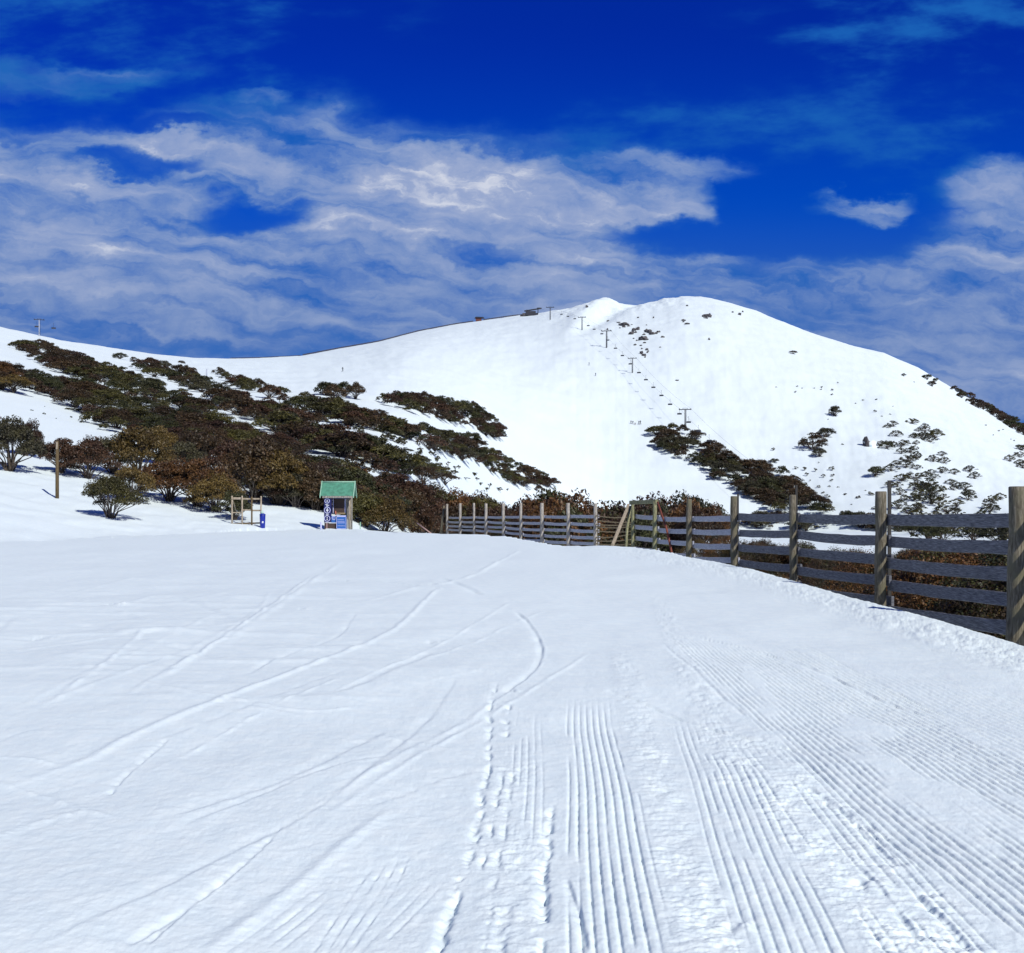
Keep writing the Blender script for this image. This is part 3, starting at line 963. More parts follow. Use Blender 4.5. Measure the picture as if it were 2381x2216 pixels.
belt([(46, 797), (102, 793), (141, 809), (225, 841), (299, 866), (422, 912), (500, 967), (500, 985), (422, 950), (340, 925), (260, 905), (180, 880), (120, 855), (60, 825)],
     26, (2.2, 3.0), 2.2, .55, FAR, None, 'in the belt nearest the left skyline, @', 'snow gums of the belt nearest the left skyline', 12, colmap=cm_main, fill=90)
belt([(0, 846), (60, 860), (110, 872), (180, 885), (260, 910), (340, 930), (422, 955), (500, 975), (616, 1008), (706, 1056), (822, 1086), (860, 1110), (998, 1142), (1035, 1157),
      (1035, 1200), (800, 1205), (640, 1150), (560, 1080), (400, 1045), (330, 1015), (229, 985), (183, 950), (123, 922), (0, 905)],
     66, (2.0, 2.9), 2.1, .60, MID, None, 'in the broad dark belt above the kiosk, @', 'snow gums of the broad belt above the kiosk', 1, colmap=cm_main, fill=125)
belt([(250, 824), (289, 821), (334, 834), (422, 842), (458, 869), (493, 884), (528, 900), (570, 918), (634, 940), (727, 963), (770, 991), (822, 1012), (882, 1030), (893, 1046), (963, 1058), (1016, 1089), (1069, 1119),
      (1040, 1130), (963, 1115), (868, 1097), (822, 1073), (752, 1050), (703, 1034), (646, 1003), (611, 985), (551, 964), (488, 936), (453, 905), (400, 888), (334, 868), (285, 846)],
     44, (2.3, 3.2), 2.1, .55, FAR, BROWN, 'in the second belt up the slope, @', 'snow gums of the second belt', 2, fill=95)
belt([(488, 863), (510, 862), (563, 873), (611, 895), (664, 910), (703, 923), (787, 936), (858, 953), (910, 974), (963, 995), (998, 992), (1034, 1005), (1092, 1018), (1138, 1044), (1183, 1065), (1228, 1087), (1273, 1108), (1300, 1123),
      (1285, 1150), (1215, 1135), (1160, 1108), (1100, 1080), (1051, 1062), (998, 1042), (903, 1008), (822, 990), (752, 966), (667, 947), (572, 909), (495, 880)],
     46, (2.5, 3.4), 2.1, .55, FAR, BROWN + ['olive green', 'olive green'], 'in the third belt up the slope, @', 'snow gums of the third belt', 3, fill=115)
belt([(860, 917), (911, 919), (947, 918), (1002, 922), (1047, 928), (1092, 937), (1122, 954), (1147, 975), (1171, 1003), (1184, 1013), (1172, 1022), (1138, 1012), (1077, 991), (1017, 973), (957, 953), (885, 930)],
     24, (2.9, 3.8), 1.9, .60, FAR, ['dark brown', 'maroon brown', 'olive green', 'dark green'], 'in the tree island on the run, @', 'snow gums of the tree island on the run', 4, fill=60)
belt([(742, 906), (830, 910), (826, 922), (744, 920)], 4, (3.8, 4.6), 1.5, .9, FAR, ['dark green', 'dark brown'], 'in the small row left of the tree island', 'snow gums of the small row left of the tree island', 5)
belt([(1495, 1010), (1523, 992), (1568, 987), (1612, 1004), (1657, 1031), (1696, 1040), (1736, 1070), (1765, 1076), (1829, 1100), (1864, 1133), (1903, 1163), (1936, 1180), (1930, 1192), (1810, 1186), (1716, 1140), (1657, 1105), (1597, 1070), (1523, 1035)],
     30, (4.4, 5.8), 1.9, .50, FAR, ['dark brown', 'olive green', 'dark brown', 'grey green', 'dark green'], 'in the long belt under the lift line, @', 'snow gums of the belt under the lift line', 6, fill=80)
belt([(2045, 985), (2130, 968), (2180, 1010), (2175, 1030), (2240, 1080), (2290, 1083), (2270, 1115), (2260, 1150), (2235, 1240), (2110, 1230), (2060, 1110), (2080, 1060), (2040, 1030)],
     84, (2.0, 3.7), 1.9, .62, LACY, ['grey green', 'dark green', 'olive green', 'grey green'], 'in the loose stand on the right-hand slope, @', 'shrubs of the loose stand on the right-hand slope', 8, name='alpine_shrub', cat='shrub')
belt([(2320, 1080), (2385, 1035), (2385, 1230), (2250, 1230), (2290, 1150), (2320, 1130)],
     14, (3.0, 4.4), 1.7, .7, LACY, ['grey green', 'dark green', 'olive green'], 'at the right edge beside the nearest fence post', 'snow gums at the right edge', 9)
belt([(2205, 896), (2240, 908), (2278, 930), (2326, 958), (2381, 985), (2381, 1012), (2340, 985), (2290, 956), (2235, 926)],
     18, (5.0, 7.0), 1.7, .5, FAR, ['dark brown', 'maroon brown', 'dark green'], 'on the right-hand skyline, @', 'snow gums on the right-hand skyline', 10, fill=44)
belt([(1940, 1195), (2060, 1195), (2060, 1235), (1850, 1232), (1700, 1225), (1690, 1195)],
     10, (3.6, 4.6), 1.8, .6, FAR, ['grey green', 'dark green', 'dark brown'], 'low on the far slope, seen between the fence rails', 'snow gums seen between the fence rails', 11, fill=14)
belt([(2080, 1205), (2385, 1195), (2385, 1266), (2100, 1262)],
     16, (3.0, 4.2), 1.9, .6, FAR, ['grey green', 'dark green', 'dark brown'], 'right behind the top rails of the nearest bay', 'snow gums behind the nearest bay', 13, fill=14)

def fill_mass():
    rng = np.random.default_rng(77)
    cols = sorted({f[3] for f in FILL})
    V, Q, MI = [], [], []
    n0 = 0
    protos = []
    for i in range(5):
        cr, tr = gum_meshes(700 + i, 1000, .060, 14, .64, .18, .20)
        a = np.empty(len(cr.vertices) * 3, np.float32); cr.vertices.foreach_get('co', a)
        protos.append(a.reshape(-1, 3))
        bpy.data.meshes.remove(cr); bpy.data.meshes.remove(tr)
    for p, h, wd_, col in FILL:
        a = protos[rng.integers(0, 5)]
        th = rng.uniform(0, 6.28); c, sn = math.cos(th), math.sin(th)
        b = np.stack([(a[:, 0] * c - a[:, 1] * sn) * wd_ / 1.55 + p.x, (a[:, 0] * sn + a[:, 1] * c) * wd_ / 1.55 + p.y, a[:, 2] * h + p.z], 1)
        V.append(b); Q.append(np.arange(len(b)).reshape(-1, 4) + n0); n0 += len(b)
        MI.append(np.full(len(b) // 4, cols.index(col), np.int32))
    me = np_mesh('snow_gum_canopy', np.concatenate(V), np.concatenate(Q), False, [LEAF[c] for c in cols], np.concatenate(MI))
    tag(obj('snow_gum_canopy', me), 'low brown and green canopy of small snow gums filling the belts on the slopes', 'trees', None, 'stuff')


fill_mass()

# single trees on the mountain: photo column, foot row, height in px, width in px
for x, y, hp, wp, col, lab in [
    (1942, 968, 25, 34, 'grey green', 'small snow gum alone on the white slope, topmost of three'),
    (1920, 1018, 26, 44, 'grey green', 'round snow gum just above a wider one on the white slope'),
    (1890, 1046, 38, 62, 'dark brown', 'widest of three snow gums in a column on the white slope'),
    (1905, 1062, 22, 36, 'grey green', 'snow gum at the foot of the widest lone one'),
    (2035, 1108, 24, 48, 'dark green', 'lone snow gum above the tall thin picket of the fence'),
    (1800, 1076, 10, 26, 'dark green', 'flat little gum right of the long belt under the lift'),
    (1844, 823, 9, 18, 'dark brown', 'tiny lone bush high on the open mountain face'),
    (2175, 1018, 20, 40, 'olive green', 'snow gum sticking out right of the loose stand'),
    (2101, 875, 7, 12, 'dark green', 'lone dark bush under the right-hand skyline'),
    (2155, 883, 14, 24, 'dark green', 'upper bush of the group just before the skyline trees'),
    (2167, 898, 14, 20, 'dark brown', 'lower bush of the group just before the skyline trees'),
    (2176, 888, 10, 14, 'dark green', 'bush of the skyline group closest to the ridge'),
    (2375, 1048, 16, 30, 'dark green', 'half hidden snow gum cut by the right edge'),
    (1095, 1032, 30, 46, 'dark green', 'round open snow gum standing out above the third belt'),
]:
    p = place(x, y)
    plant('snow_gum', 'tree', rnd.choice(FAR), p, hp * p.y / F, wp * p.y / F, col, lab, 'lone snow gums on the far slopes')

# nearer trees and shrubs at the foot of the slope
near_list = [
    ('NEAR', 258, 1207, 98, 122, 'olive green', 'small olive shrub with bare fanned stems standing alone on the snow bank', None),
    ('MID', 300, 1168, 84, 96, 'golden brown', 'golden shrub right behind the small olive one'),
    ('MID', 22, 1096, 118, 130, 'grey green', 'dark shrub cut by the left edge, above the bank'),
    ('MID', 60, 1060, 84, 70, 'maroon brown', 'reddish shrub beside the one cut by the left edge'),
    ('MID', 140, 1100, 78, 90, 'maroon brown', 'open reddish shrub right behind the tall brown pole'),
    ('MID', 205, 1112, 96, 110, 'maroon brown', 'open dark shrub between the pole and the golden bushes'),
    ('MID', 262, 1100, 92, 110, 'grey green', 'dense grey shrub left of the golden brown tree'),
    ('MID', 320, 1110, 108, 140, 'golden brown', 'big golden brown tree above the small olive shrub'),
    ('MID', 372, 1080, 80, 90, 'golden brown', 'yellow-tipped tree right of the big golden brown one'),
    ('MID', 395, 1165, 100, 130, 'rust brown', 'rust brown tree with bare stems above the snow bank'),
    ('MID', 455, 1178, 105, 140, 'rust brown', 'rust brown tree directly left of the timber frame'),
    ('MID', 500, 1190, 92, 110, 'golden brown', 'golden brown tree overhanging the timber frame'),
    ('MID', 470, 1098, 96, 130, 'dark brown', 'brown dome-shaped tree at the lower edge of the broad belt'),
    ('MID', 420, 1110, 80, 100, 'grey green', 'grey tree between the golden and the dome-shaped ones'),
    ('MID', 545, 1135, 100, 130, 'maroon brown', 'maroon tree above the timber frame'),
    ('MID', 590, 1205, 128, 150, 'dark brown', 'large dark tree with a forked bare trunk behind the timber frame'),
    ('MID', 650, 1190, 118, 130, 'golden brown', 'golden topped tree left of the kiosk roof'),
    ('MID', 545, 1208, 60, 80, 'dark green', 'low dark shrub at the foot of the timber frame'),
    ('MID', 640, 1218, 74, 100, 'maroon brown', 'low maroon shrub right of the blue bin'),
    ('MID', 690, 1222, 78, 92, 'grey green', 'thin grey shrub with many bare stems left of the kiosk'),
    ('MID', 735, 1215, 90, 100, 'dark brown', 'dark shrub half hidden behind the kiosk signs'),
    ('MID', 700, 1175, 100, 130, 'dark brown', 'dark tree rising behind the kiosk'),
    ('MID', 610, 1110, 90, 120, 'dark brown', 'dark brown tree in the middle above the blue bin'),
    ('MID', 800, 1180, 95, 130, 'dark green', 'dark tree right behind the green roof'),
    ('HEDGE', 848, 1232, 78, 104, 'olive green', 'olive green bush touching the right side of the kiosk'),
    ('HEDGE', 896, 1238, 82, 120, 'golden brown', 'yellow-green dome bush right of the kiosk'),
    ('MID', 868, 1205, 90, 120, 'maroon brown', 'maroon tree above the yellow-green dome bush'),
    ('MID', 955, 1232, 92, 110, 'dark brown', 'dark brown shrub between the dome bush and the fence end'),
    ('MID', 1000, 1225, 96, 110, 'dark brown', 'dark brown shrub behind the leaning end post of the fence'),
    ('MID', 930, 1190, 84, 130, 'maroon brown', 'maroon tree above the fence end'),
]
for row in near_list:
    kind, x, y, hp, wp, col, lab = row[:7]
    p = place(x, y)
    ms = {'MID': MID, 'NEAR': NEAR, 'HEDGE': DOME}[kind]
    pale = lab.startswith('thin grey') or 'bare trunk' in lab
    nm = 'shrub' if ('shrub' in lab or 'bush' in lab) else 'snow_gum'
    plant(nm, 'shrub' if nm == 'shrub' else 'tree', rnd.choice(ms), p, hp * p.y / F * 1.04, wp * p.y / F * 1.15, col, lab, 'trees and shrubs at the foot of the slope', PALEBARK if pale else None)

# hedge-like shrubs behind the far fence and heath behind the near one (they grow on the lower ground past the snow edge)
def at_depth(px, Y):
    X = (px - HX) / F * Y
    return Vector((X, Y, gz(X, Y)))


hr = random.Random(21)
TOP = [(915, 1190), (950, 1160), (1000, 1128), (1044, 1130), (1120, 1126), (1176, 1148), (1191, 1158), (1214, 1152), (1290, 1120), (1327, 1131), (1365, 1143), (1421, 1151), (1459, 1154), (1497, 1140), (1535, 1143), (1561, 1154), (1591, 1133), (1648, 1140), (1672, 1158), (1690, 1195)]
for row_, (Yr_, dtop, step) in enumerate([(108, 0, 30), (92, 14, 27), (78, 30, 25)]):
    x = 918 + row_ * 9
    while x < 1690:
        if not (row_ < 2 and x > 1685):
            yt = np.interp(x, [a for a, b in TOP], [b for a, b in TOP]) + dtop + hr.uniform(-4, 10)
            p = at_depth(x, Yr_ + hr.uniform(-4, 4) + (16 if x < 1190 else 5 if x < 1260 else 0))
            h = CAMH + (HY - yt) / F * p.y - p.z
            col = hr.choice(['rust brown', 'dark brown', 'dark green', 'maroon brown', 'rust brown']) if x > 1180 else hr.choice(['dark brown', 'maroon brown', 'olive green', 'rust brown'])
            if x > 1590 and row_ < 2: col = 'dark green' if row_ == 0 else 'rust brown'
            rn = ['back', 'middle', 'front'][row_]
            seg = 'behind the far end of the fence' if x < 1200 else 'behind the fence left of the gate frame' if x < 1460 else 'behind the fence right of the gate frame'
            plant('hedge_shrub', 'shrub', hr.choice(HEDGE), p, h, h * hr.uniform(.9, 1.25), col, f'{col} twiggy shrub in the {rn} row {seg}', 'twiggy shrubs behind the fence')
        x += step * hr.uniform(.8, 1.2)
for i in range(120):
    Yq = hr.choice([19, 23, 27, 31, 36, 42, 50]) * hr.uniform(.94, 1.06)
    X = 8.9 + Yq * .01 + hr.uniform(0, 1) * (Yq * .50 - 7.6)
    if X / Yq > .56: continue
    if Yq > 34 and hr.random() < .3: X = 7.9 + hr.random() * 2
    z = gz(X, Yq)
    px = HX + F * X / Yq
    ty = np.interp(px, [1600, 1750, 1900, 2060, 2200, 2381], [1225, 1236, 1246, 1262, 1238, 1240]) + hr.uniform(0, 34)
    h = max(.45, CAMH + (HY - ty) / F * Yq - z)
    col = hr.choice(['rust brown', 'golden brown', 'dark green', 'dark brown', 'olive green', 'rust brown'])
    bay = 'below the bay of the nearest post' if px > 2060 else 'below the second nearest bay' if px > 1843 else 'below the third nearest bay' if px > 1706 else 'right of the red bar'
    plant('heath_shrub', 'shrub', hr.choice(HEATH), (X, Yq, z), h, max(h * 1.5, 1.5) * hr.uniform(.9, 1.2), col, f'low {col} heath seen through the rails {bay}', 'low heath behind the near fence')

# ------------------------------------------------------------------ small tufts and rocks on the mountain
def Z4(x, y): return (1200 + x / 3.3133, 650 + y / 3.3133)
def Z5(x, y): return (1400 + x / 2.0265, 850 + y / 2.0265)


def rock_mesh(seed):
    import bmesh
    bm = bmesh.new()
    bmesh.ops.create_icosphere(bm, subdivisions=2, radius=1)
    r_ = random.Random(seed)
    ph = [r_.uniform(0, 6) for _ in range(6)]
    for v_ in bm.verts:
        c = v_.co
        k_ = 1 + .28 * math.sin(3 * c.x + ph[0]) * math.cos(2.5 * c.y + ph[1]) + .2 * math.sin(5 * c.z + ph[2] + 3 * c.x)
        v_.co = c * k_ * r_.uniform(.88, 1.1)
        v_.co.z *= .7
    me = bpy.data.meshes.new('boulder')
    bm.to_mesh(me); bm.free()
    me.materials.append(ROCK)
    return me


RK = [rock_mesh(i) for i in range(5)]
rocks4 = [(830, 342, 55, 22), (885, 412, 26, 22), (910, 382, 26, 20), (937, 374, 22, 24), (896, 402, 20, 14), (1003, 392, 24, 22), (1026, 396, 26, 24), (977, 448, 44, 30), (958, 456, 22, 16),
          (1001, 458, 26, 16), (1050, 415, 34, 20), (1076, 412, 24, 16), (1096, 400, 20, 14), (1130, 440, 22, 14), (1487, 458, 12, 18), (991, 485, 16, 10), (1006, 537, 18, 16), (966, 558, 22, 24),
          (984, 578, 24, 18), (993, 596, 10, 14), (968, 572, 14, 12), (1455, 280, 30, 26), (1488, 272, 24, 26), (1462, 295, 20, 12), (1290, 312, 26, 12), (1316, 338, 26, 10), (1318, 200, 12, 12),
          (1722, 262, 16, 22), (1668, 248, 10, 12), (1745, 245, 12, 10), (546, 206, 14, 18), (940, 291, 12, 9), (1058, 290, 8, 16), (1240, 775, 16, 9), (1005, 350, 10, 8), (708, 318, 16, 12), (800, 372, 12, 8), (1110, 520, 10, 8)]
_rr = random.Random(44)
for _ in range(34):
    _cx, _cy, _sx, _sy = _rr.choice([(920, 400, 55, 35), (1060, 420, 70, 40), (985, 560, 40, 35), (1300, 325, 45, 18), (1470, 285, 40, 20), (850, 350, 50, 20), (985, 470, 60, 30), (700, 360, 60, 60)])
    rocks4.append((_rr.gauss(_cx, _sx * .6), _rr.gauss(_cy, _sy * .6), _rr.uniform(8, 20), _rr.uniform(7, 14)))
for i, (x, y, wz, hz_) in enumerate(rocks4):
    px, py = Z4(x, y)
    p = place(px, py + hz_ / 6.6)
    m = p.y / F
    o = obj('boulder', RK[i % 5])
    wq = wz / 3.3133 * m / 2 * 1.6
    o.location = (p.x, p.y, p.z + .25 * hz_ / 3.3133 * m)
    o.scale = (wq, wq * .8, max(hz_ / 3.3133 * m / 1.05, .7))
    o.rotation_euler = (0, 0, rnd.uniform(0, 6.28))
    if x < 870 and x > 790 and y < 360: lab = 'long dark rock at the top of the rocky gully, nearest the lift line'
    elif 1180 < x < 1350: lab = 'low flat rock high on the face below the summit dome'
    elif x > 1600: lab = 'small rock just under the right shoulder of the summit'
    elif x > 1400: lab = 'dark rock in the pair cluster right below the summit dome'
    elif y > 500: lab = 'small dark rock in the lower cluster right of the lift towers'
    elif x < 760: lab = 'small rock in the gully left of the summit'
    else: lab = f"{'broad' if wz > 24 else 'small'} dark rock in the scatter between the lift line and the summit"
    tag(o, lab, 'rock', 'rocks poking through the snow under the summit')

tufts5 = [(820, 100, 12), (920, 97, 14), (912, 123, 16), (942, 106, 12), (998, 106, 14), (1035, 101, 16), (1032, 113, 16), (1084, 114, 18), (1082, 136, 18), (1110, 79, 12), (1228, 162, 16), (1292, 161, 18), (1195, 176, 12),
          (1285, 216, 22), (1318, 238, 14), (1356, 229, 14), (1370, 190, 10), (806, 396, 26), (912, 484, 28), (955, 488, 30), (966, 513, 30), (1005, 492, 26), (1082, 489, 38), (1042, 521, 28), (1086, 518, 26), (1082, 541, 22),
          (1020, 572, 26), (1070, 569, 18), (1112, 572, 16), (1042, 600, 22), (1060, 620, 36), (1145, 610, 26), (1205, 624, 34), (1132, 371, 16), (1808, 280, 14), (1870, 306, 14), (1889, 300, 12), (1843, 325, 10), (1926, 345, 10),
          (1942, 352, 12), (1065, 251, 10), (1265, 610, 40), (1285, 675, 34), (860, 490, 22), (870, 520, 16), (1020, 455, 12), (1175, 655, 16), (1470, 76, 10), (1300, 660, 20), (1240, 590, 16), (1130, 690, 20), (890, 545, 14), (930, 590, 18), (980, 540, 14)]
for i, (x, y, wz) in enumerate(tufts5):
    px, py = Z5(x, y)
    p = place(px, py + 2)
    m = p.y / F
    if y < 145: lab = 'little dark tuft in the scatter on the upper white face'
    elif y < 260: lab = 'little dark tuft on the slope above the loose stand of trees'
    elif x > 1700: lab = 'tiny dot of scrub near the right edge below the skyline trees'
    elif x > 1180: lab = 'low dark tuft left of the loose stand, above the fence'
    else: lab = 'low dark tuft in the scatter right of the long belt under the lift'
    plant('alpine_tuft', 'shrub', TUFT[i % 4], p, wz * .42 / 2.0265 * m * 1.25, wz / 2.0265 * m, rnd.choice(['dark green', 'grey green', 'dark brown']), lab, 'scrub tufts dotted over the snow face')
for i, (x, y, wz) in enumerate([(210, 718, 26), (290, 742, 30), (370, 772, 20), (470, 762, 24), (402, 748, 10), (295, 690, 12), (105, 742, 12), (1380, 1375, 38), (540, 798, 40)]):
    px, py = x / 2.84, 700 + y / 2.84
    p = place(px, py + 3)
    m = p.y / F
    plant('alpine_tuft', 'shrub', TUFT[i % 4], p, wz * .45 / 2.84 * m * 1.2, wz / 2.84 * m, 'dark green', 'low dark tuft on the snow strip under the broad belt, far left' if i != 7 else 'small tuft on the snow left of the timber frame', 'tufts on the bank at the left')
# dots of scrub in the snow gap between the second and third belts
gr = random.Random(5)
gap = [(760, 975), (880, 1000), (960, 1030), (1050, 1075), (1130, 1115), (1190, 1145), (1150, 1150), (1060, 1110), (980, 1072), (900, 1035), (800, 1000)]
k_ = 0
while k_ < 42:
    x = gr.uniform(760, 1190); y = gr.uniform(975, 1150)
    if not inpoly(x, y, gap): continue
    k_ += 1
    p = place(x, y)
    plant('alpine_tuft', 'shrub', gr.choice(TUFT), p, gr.uniform(.5, 1.2), gr.uniform(1.0, 2.6), gr.choice(['dark green', 'grey green']), 'low scrub in the snow strip between the second and third belts', 'scrub in the strip between the belts')

# large snowy outcrop; its dark rock stands in for the shade of a hollow
p = place(2020, 1040)
m = p.y / F
t = thing('rock_outcrop', p, 'snow-capped outcrop whose dark rock stands in for a shaded hollow, by the loose stand', 'rock')
rk = obj('rock_shade', RK[1].copy(), t); rk.scale = (15 * m, 9 * m, 27 * m); rk.rotation_euler = (0, 0, 1.0); rk.location = (0, 3, 1)
rs = RK[3].copy(); rs.materials.clear(); rs.materials.append(SNOW)
rk = obj('snow_cap', rs, t); rk.scale = (13 * m, 9 * m, 17 * m); rk.location = (8 * m, 3, 1)

# ------------------------------------------------------------------ chairlift
def tower_meshes():
    a = MB(); a.tube([(0, 0, -.5), (0, 0, 1.0)], [.34, .30], 8); a.tube([(0, 0, 1.0), (0, 0, 9.2)], [.30, .22], 8)
    b = MB(); b.box((0, 0, 9.3), (5.4, .35, .35)); b.box((0, 0, 9.9), (2.2, .12, .12)); b.tube([(-1, 0, 9.3), (-1, 0, 9.95)], .07, 5); b.tube([(1, 0, 9.3), (1, 0, 9.95)], .07, 5)
    c = MB()
    for s in (-1, 1):
        c.box((s * 2.55, 0, 9.55), (.22, 3.4, .2))
        for j in range(6):
            yq = -1.5 + j * .6
            c.tube([(s * 2.55 - .12, yq, 9.42), (s * 2.55 + .12, yq, 9.42)], .24, 10)
    d = MB(); d.tube([(.4, 0, .2), (.4, 0, 9.2)], .04, 4); d.tube([(.62, 0, .2), (.62, 0, 9.2)], .04, 4)
    for j in range(18): d.box((.51, 0, .6 + j * .48), (.22, .04, .04))
    return a.mesh('mast', DARKSTEEL), b.mesh('crossarm', DARKSTEEL), c.mesh('sheave_train', DARKSTEEL), d.mesh('ladder', DARKSTEEL)


TM = tower_meshes()
tw = [(1593, 1001, 52, 'nearest lift tower, rising behind the top of the long belt of trees'),
      (1470, 867, 36, 'lift tower standing alone low on the open slope, second nearest'),
      (1410, 809, 42, 'lift tower beside the rocky gully, the middle one of the line'),
      (1353, 768, 32, 'lift tower on the shoulder, second from the top station'),
      (1279, 744, 31, 'small lift tower next to the top station')]
tops = []
for i, (x, y, hp, lab) in enumerate(tw):
    p = place(x, y)
    sc_ = hp * p.y / F / 9.9
    t = thing('lift_tower', p, lab, 'lift tower', 'lift towers up the mountain', R(-12))
    t.scale = (sc_,) * 3
    for nm, me in zip(('mast', 'crossarm', 'sheave_train', 'ladder'), TM): obj(nm, me, t)
    tops.append((x + (3 if i == 0 else 1), p.copy(), sc_))
WHITEPOLE = m_plain('pale_steel', (.42, .46, .55), .5)
p = place(91, 781)
sc_ = 40 * p.y / F / 9.9
t = thing('lift_tower', p, 'pale lift tower alone on the left skyline', 'lift tower', 'lift towers up the mountain', R(20))
t.scale = (sc_,) * 3
mm = TM[0].copy(); mm.materials.clear(); mm.materials.append(WHITEPOLE)
for nm, me in zip(('mast', 'crossarm', 'sheave_train', 'ladder'), (mm,) + TM[1:]): obj(nm, me, t)
LEFTT = (p.copy(), sc_)

# top station and ropes
p = place(1236, 734)
m = p.y / F
t = thing('lift_station', p, 'dark top station of the chairlift on the snowy ridge', 'lift station')
st = MB(); st.box((-1, 0, 2.2), (11, 6, 4.6)); st.box((4.5, 0, 1.3), (5, 5, 2.6)); st.build('machine_room', DARKSTEEL, t)
st = MB(); st.box((1.5, -.5, 6.4), (19, 3.0, 1.0), Matrix.Rotation(R(-9), 3, 'Y')); st.tube([(-5, 0, 4), (-5, 0, 6.6)], .4, 6); st.tube([(7, 0, 2), (7, 0, 7.2)], .4, 6); st.build('gantry', DARKSTEEL, t)
st = MB(); st.disc((0, 0, 0), 2.2, .4, 16); o = st.build('bullwheel', DARKSTEEL, t); o.rotation_euler = (R(90), 0, 0); o.location = (8, 0, 8.2)
st = MB(); st.box((-8, -1, .9), (4, 3, 3.0)); st.box((-11, 0, .4), (3, 2, 2)); st.build('snow_shield', ROCK, t)
stn_top = Vector(p) + Vector((8, 0, 8.4))

def rope_pts(side):
    pts = []
    for xq, pq, s_ in tops:
        c = math.cos(R(-12)) * 2.55 * s_ * side
        pts.append(Vector((pq.x + c, pq.y, pq.z + 9.72 * s_)))
    pts.append(stn_top + Vector((side * 2, 0, 0)))
    # it goes on down into the valley behind the hedge
    d = (pts[0] - pts[1])
    pts.insert(0, pts[0] + d * .9 + Vector((0, 0, 3)))
    return pts


ROPES = {s: rope_pts(s) for s in (-1, 1)}
for s in (-1, 1):
    mb = MB()
    full = []
    for a, b in zip(ROPES[s][:-1], ROPES[s][1:]):
        for j in range(8):
            q = a.lerp(b, j / 8); q.z -= 4 * (j / 8) * (1 - j / 8) * (b - a).length * .012
            full.append(q)
    full.append(ROPES[s][-1])
    mb.tube(full, .035, 4, False)
    tag(mb.build('haul_rope', DARKSTEEL), f"thin steel haul rope on the {'left' if s < 0 else 'right'} side of the lift towers", 'cable', 'haul ropes of the chairlift')


def chair_meshes():
    a = MB(); a.tube([(0, 0, 0), (0, .15, -1.1), (0, .1, -2.1)], .05, 5); a.box((0, 0, 0), (.25, .5, .12))
    b = MB(); b.box((0, -.15, -2.75), (2.1, .55, .12)); b.box((0, .12, -2.45), (2.1, .1, .6))
    for s in (-1, 1): b.tube([(s * .9, .1, -2.1), (s * .95, -.3, -2.5), (s * .95, -.35, -2.75)], .04, 4)
    b.tube([(-.95, .1, -2.1), (.95, .1, -2.1)], .05, 5)
    return a.mesh('hanger', DARKSTEEL), b.mesh('seat', DARKSTEEL)


CM = chair_meshes()
chairs = [(347, 288), (397, 303), (450, 317), (552, 362), (603, 393), (660, 420), (710, 460), (768, 520), (821, 575), (888, 635), (940, 705), (993, 770), (1058, 840), (1123, 898), (1190, 958), (1264, 1013), (1338, 1086), (1408, 1168), (1480, 1243)]
names_c = ['topmost chair, just right of the tower by the station', 'second chair below the tower by the station', 'third chair below the tower by the station',
           'upper chair between the shoulder tower and the gully tower', 'middle chair between the shoulder tower and the gully tower', 'chair touching the gully tower on its left', 'chair in front of the gully tower mast',
           'first chair below the gully tower', 'second chair below the gully tower', 'chair left of the lone tower on the open slope', 'chair right of the lone tower on the open slope', 'first chair of the row below the lone tower',
           'second chair of the row below the lone tower', 'third chair of the row below the lone tower', 'fourth chair of the row below the lone tower', 'chair just left of the nearest tower head', 'chair right of the nearest tower mast',
           'chair beside the dome tree under the nearest tower', 'lowest chair, over the belt of trees']
for (x, y), lab in zip(chairs, names_c):
    px, py = Z4(x, y)
    # the rope point whose column matches
    best = None
    for s in (-1, 1):
        for a, b in zip(ROPES[s][:-1], ROPES[s][1:]):
            for j in range(21):
                q = a.lerp(b, j / 20)
                qx = HX + F * q.x / q.y; qy = HY - F * (q.z - 2.3 - CAMH) / q.y
                e = abs(qx - px) + .55 * abs(qy - py)
                if best is None or e < best[0]: best = (e, q, s)
    q = best[1].copy()
    t = thing('lift_chair', q, 'empty dark ' + lab, 'lift chair', 'chairs on the chairlift', R(-12))
    for nm, me in zip(('hanger', 'seat'), CM): obj(nm, me, t)
# two chairs at the left tower
for dx, dz, lab in [(-1.2, -2.6, 'dark lift chair at the head of the pale tower on the left skyline'), (7.5, -3.4, 'dark lift chair right of the pale tower on the left skyline')]:
    t = thing('lift_chair', LEFTT[0] + Vector((dx, 0, 9.6 * LEFTT[1] + dz + 1.2)), lab, 'lift chair', 'chairs on the chairlift', R(20))
    for nm, me in zip(('hanger', 'seat'), CM): obj(nm, me, t)

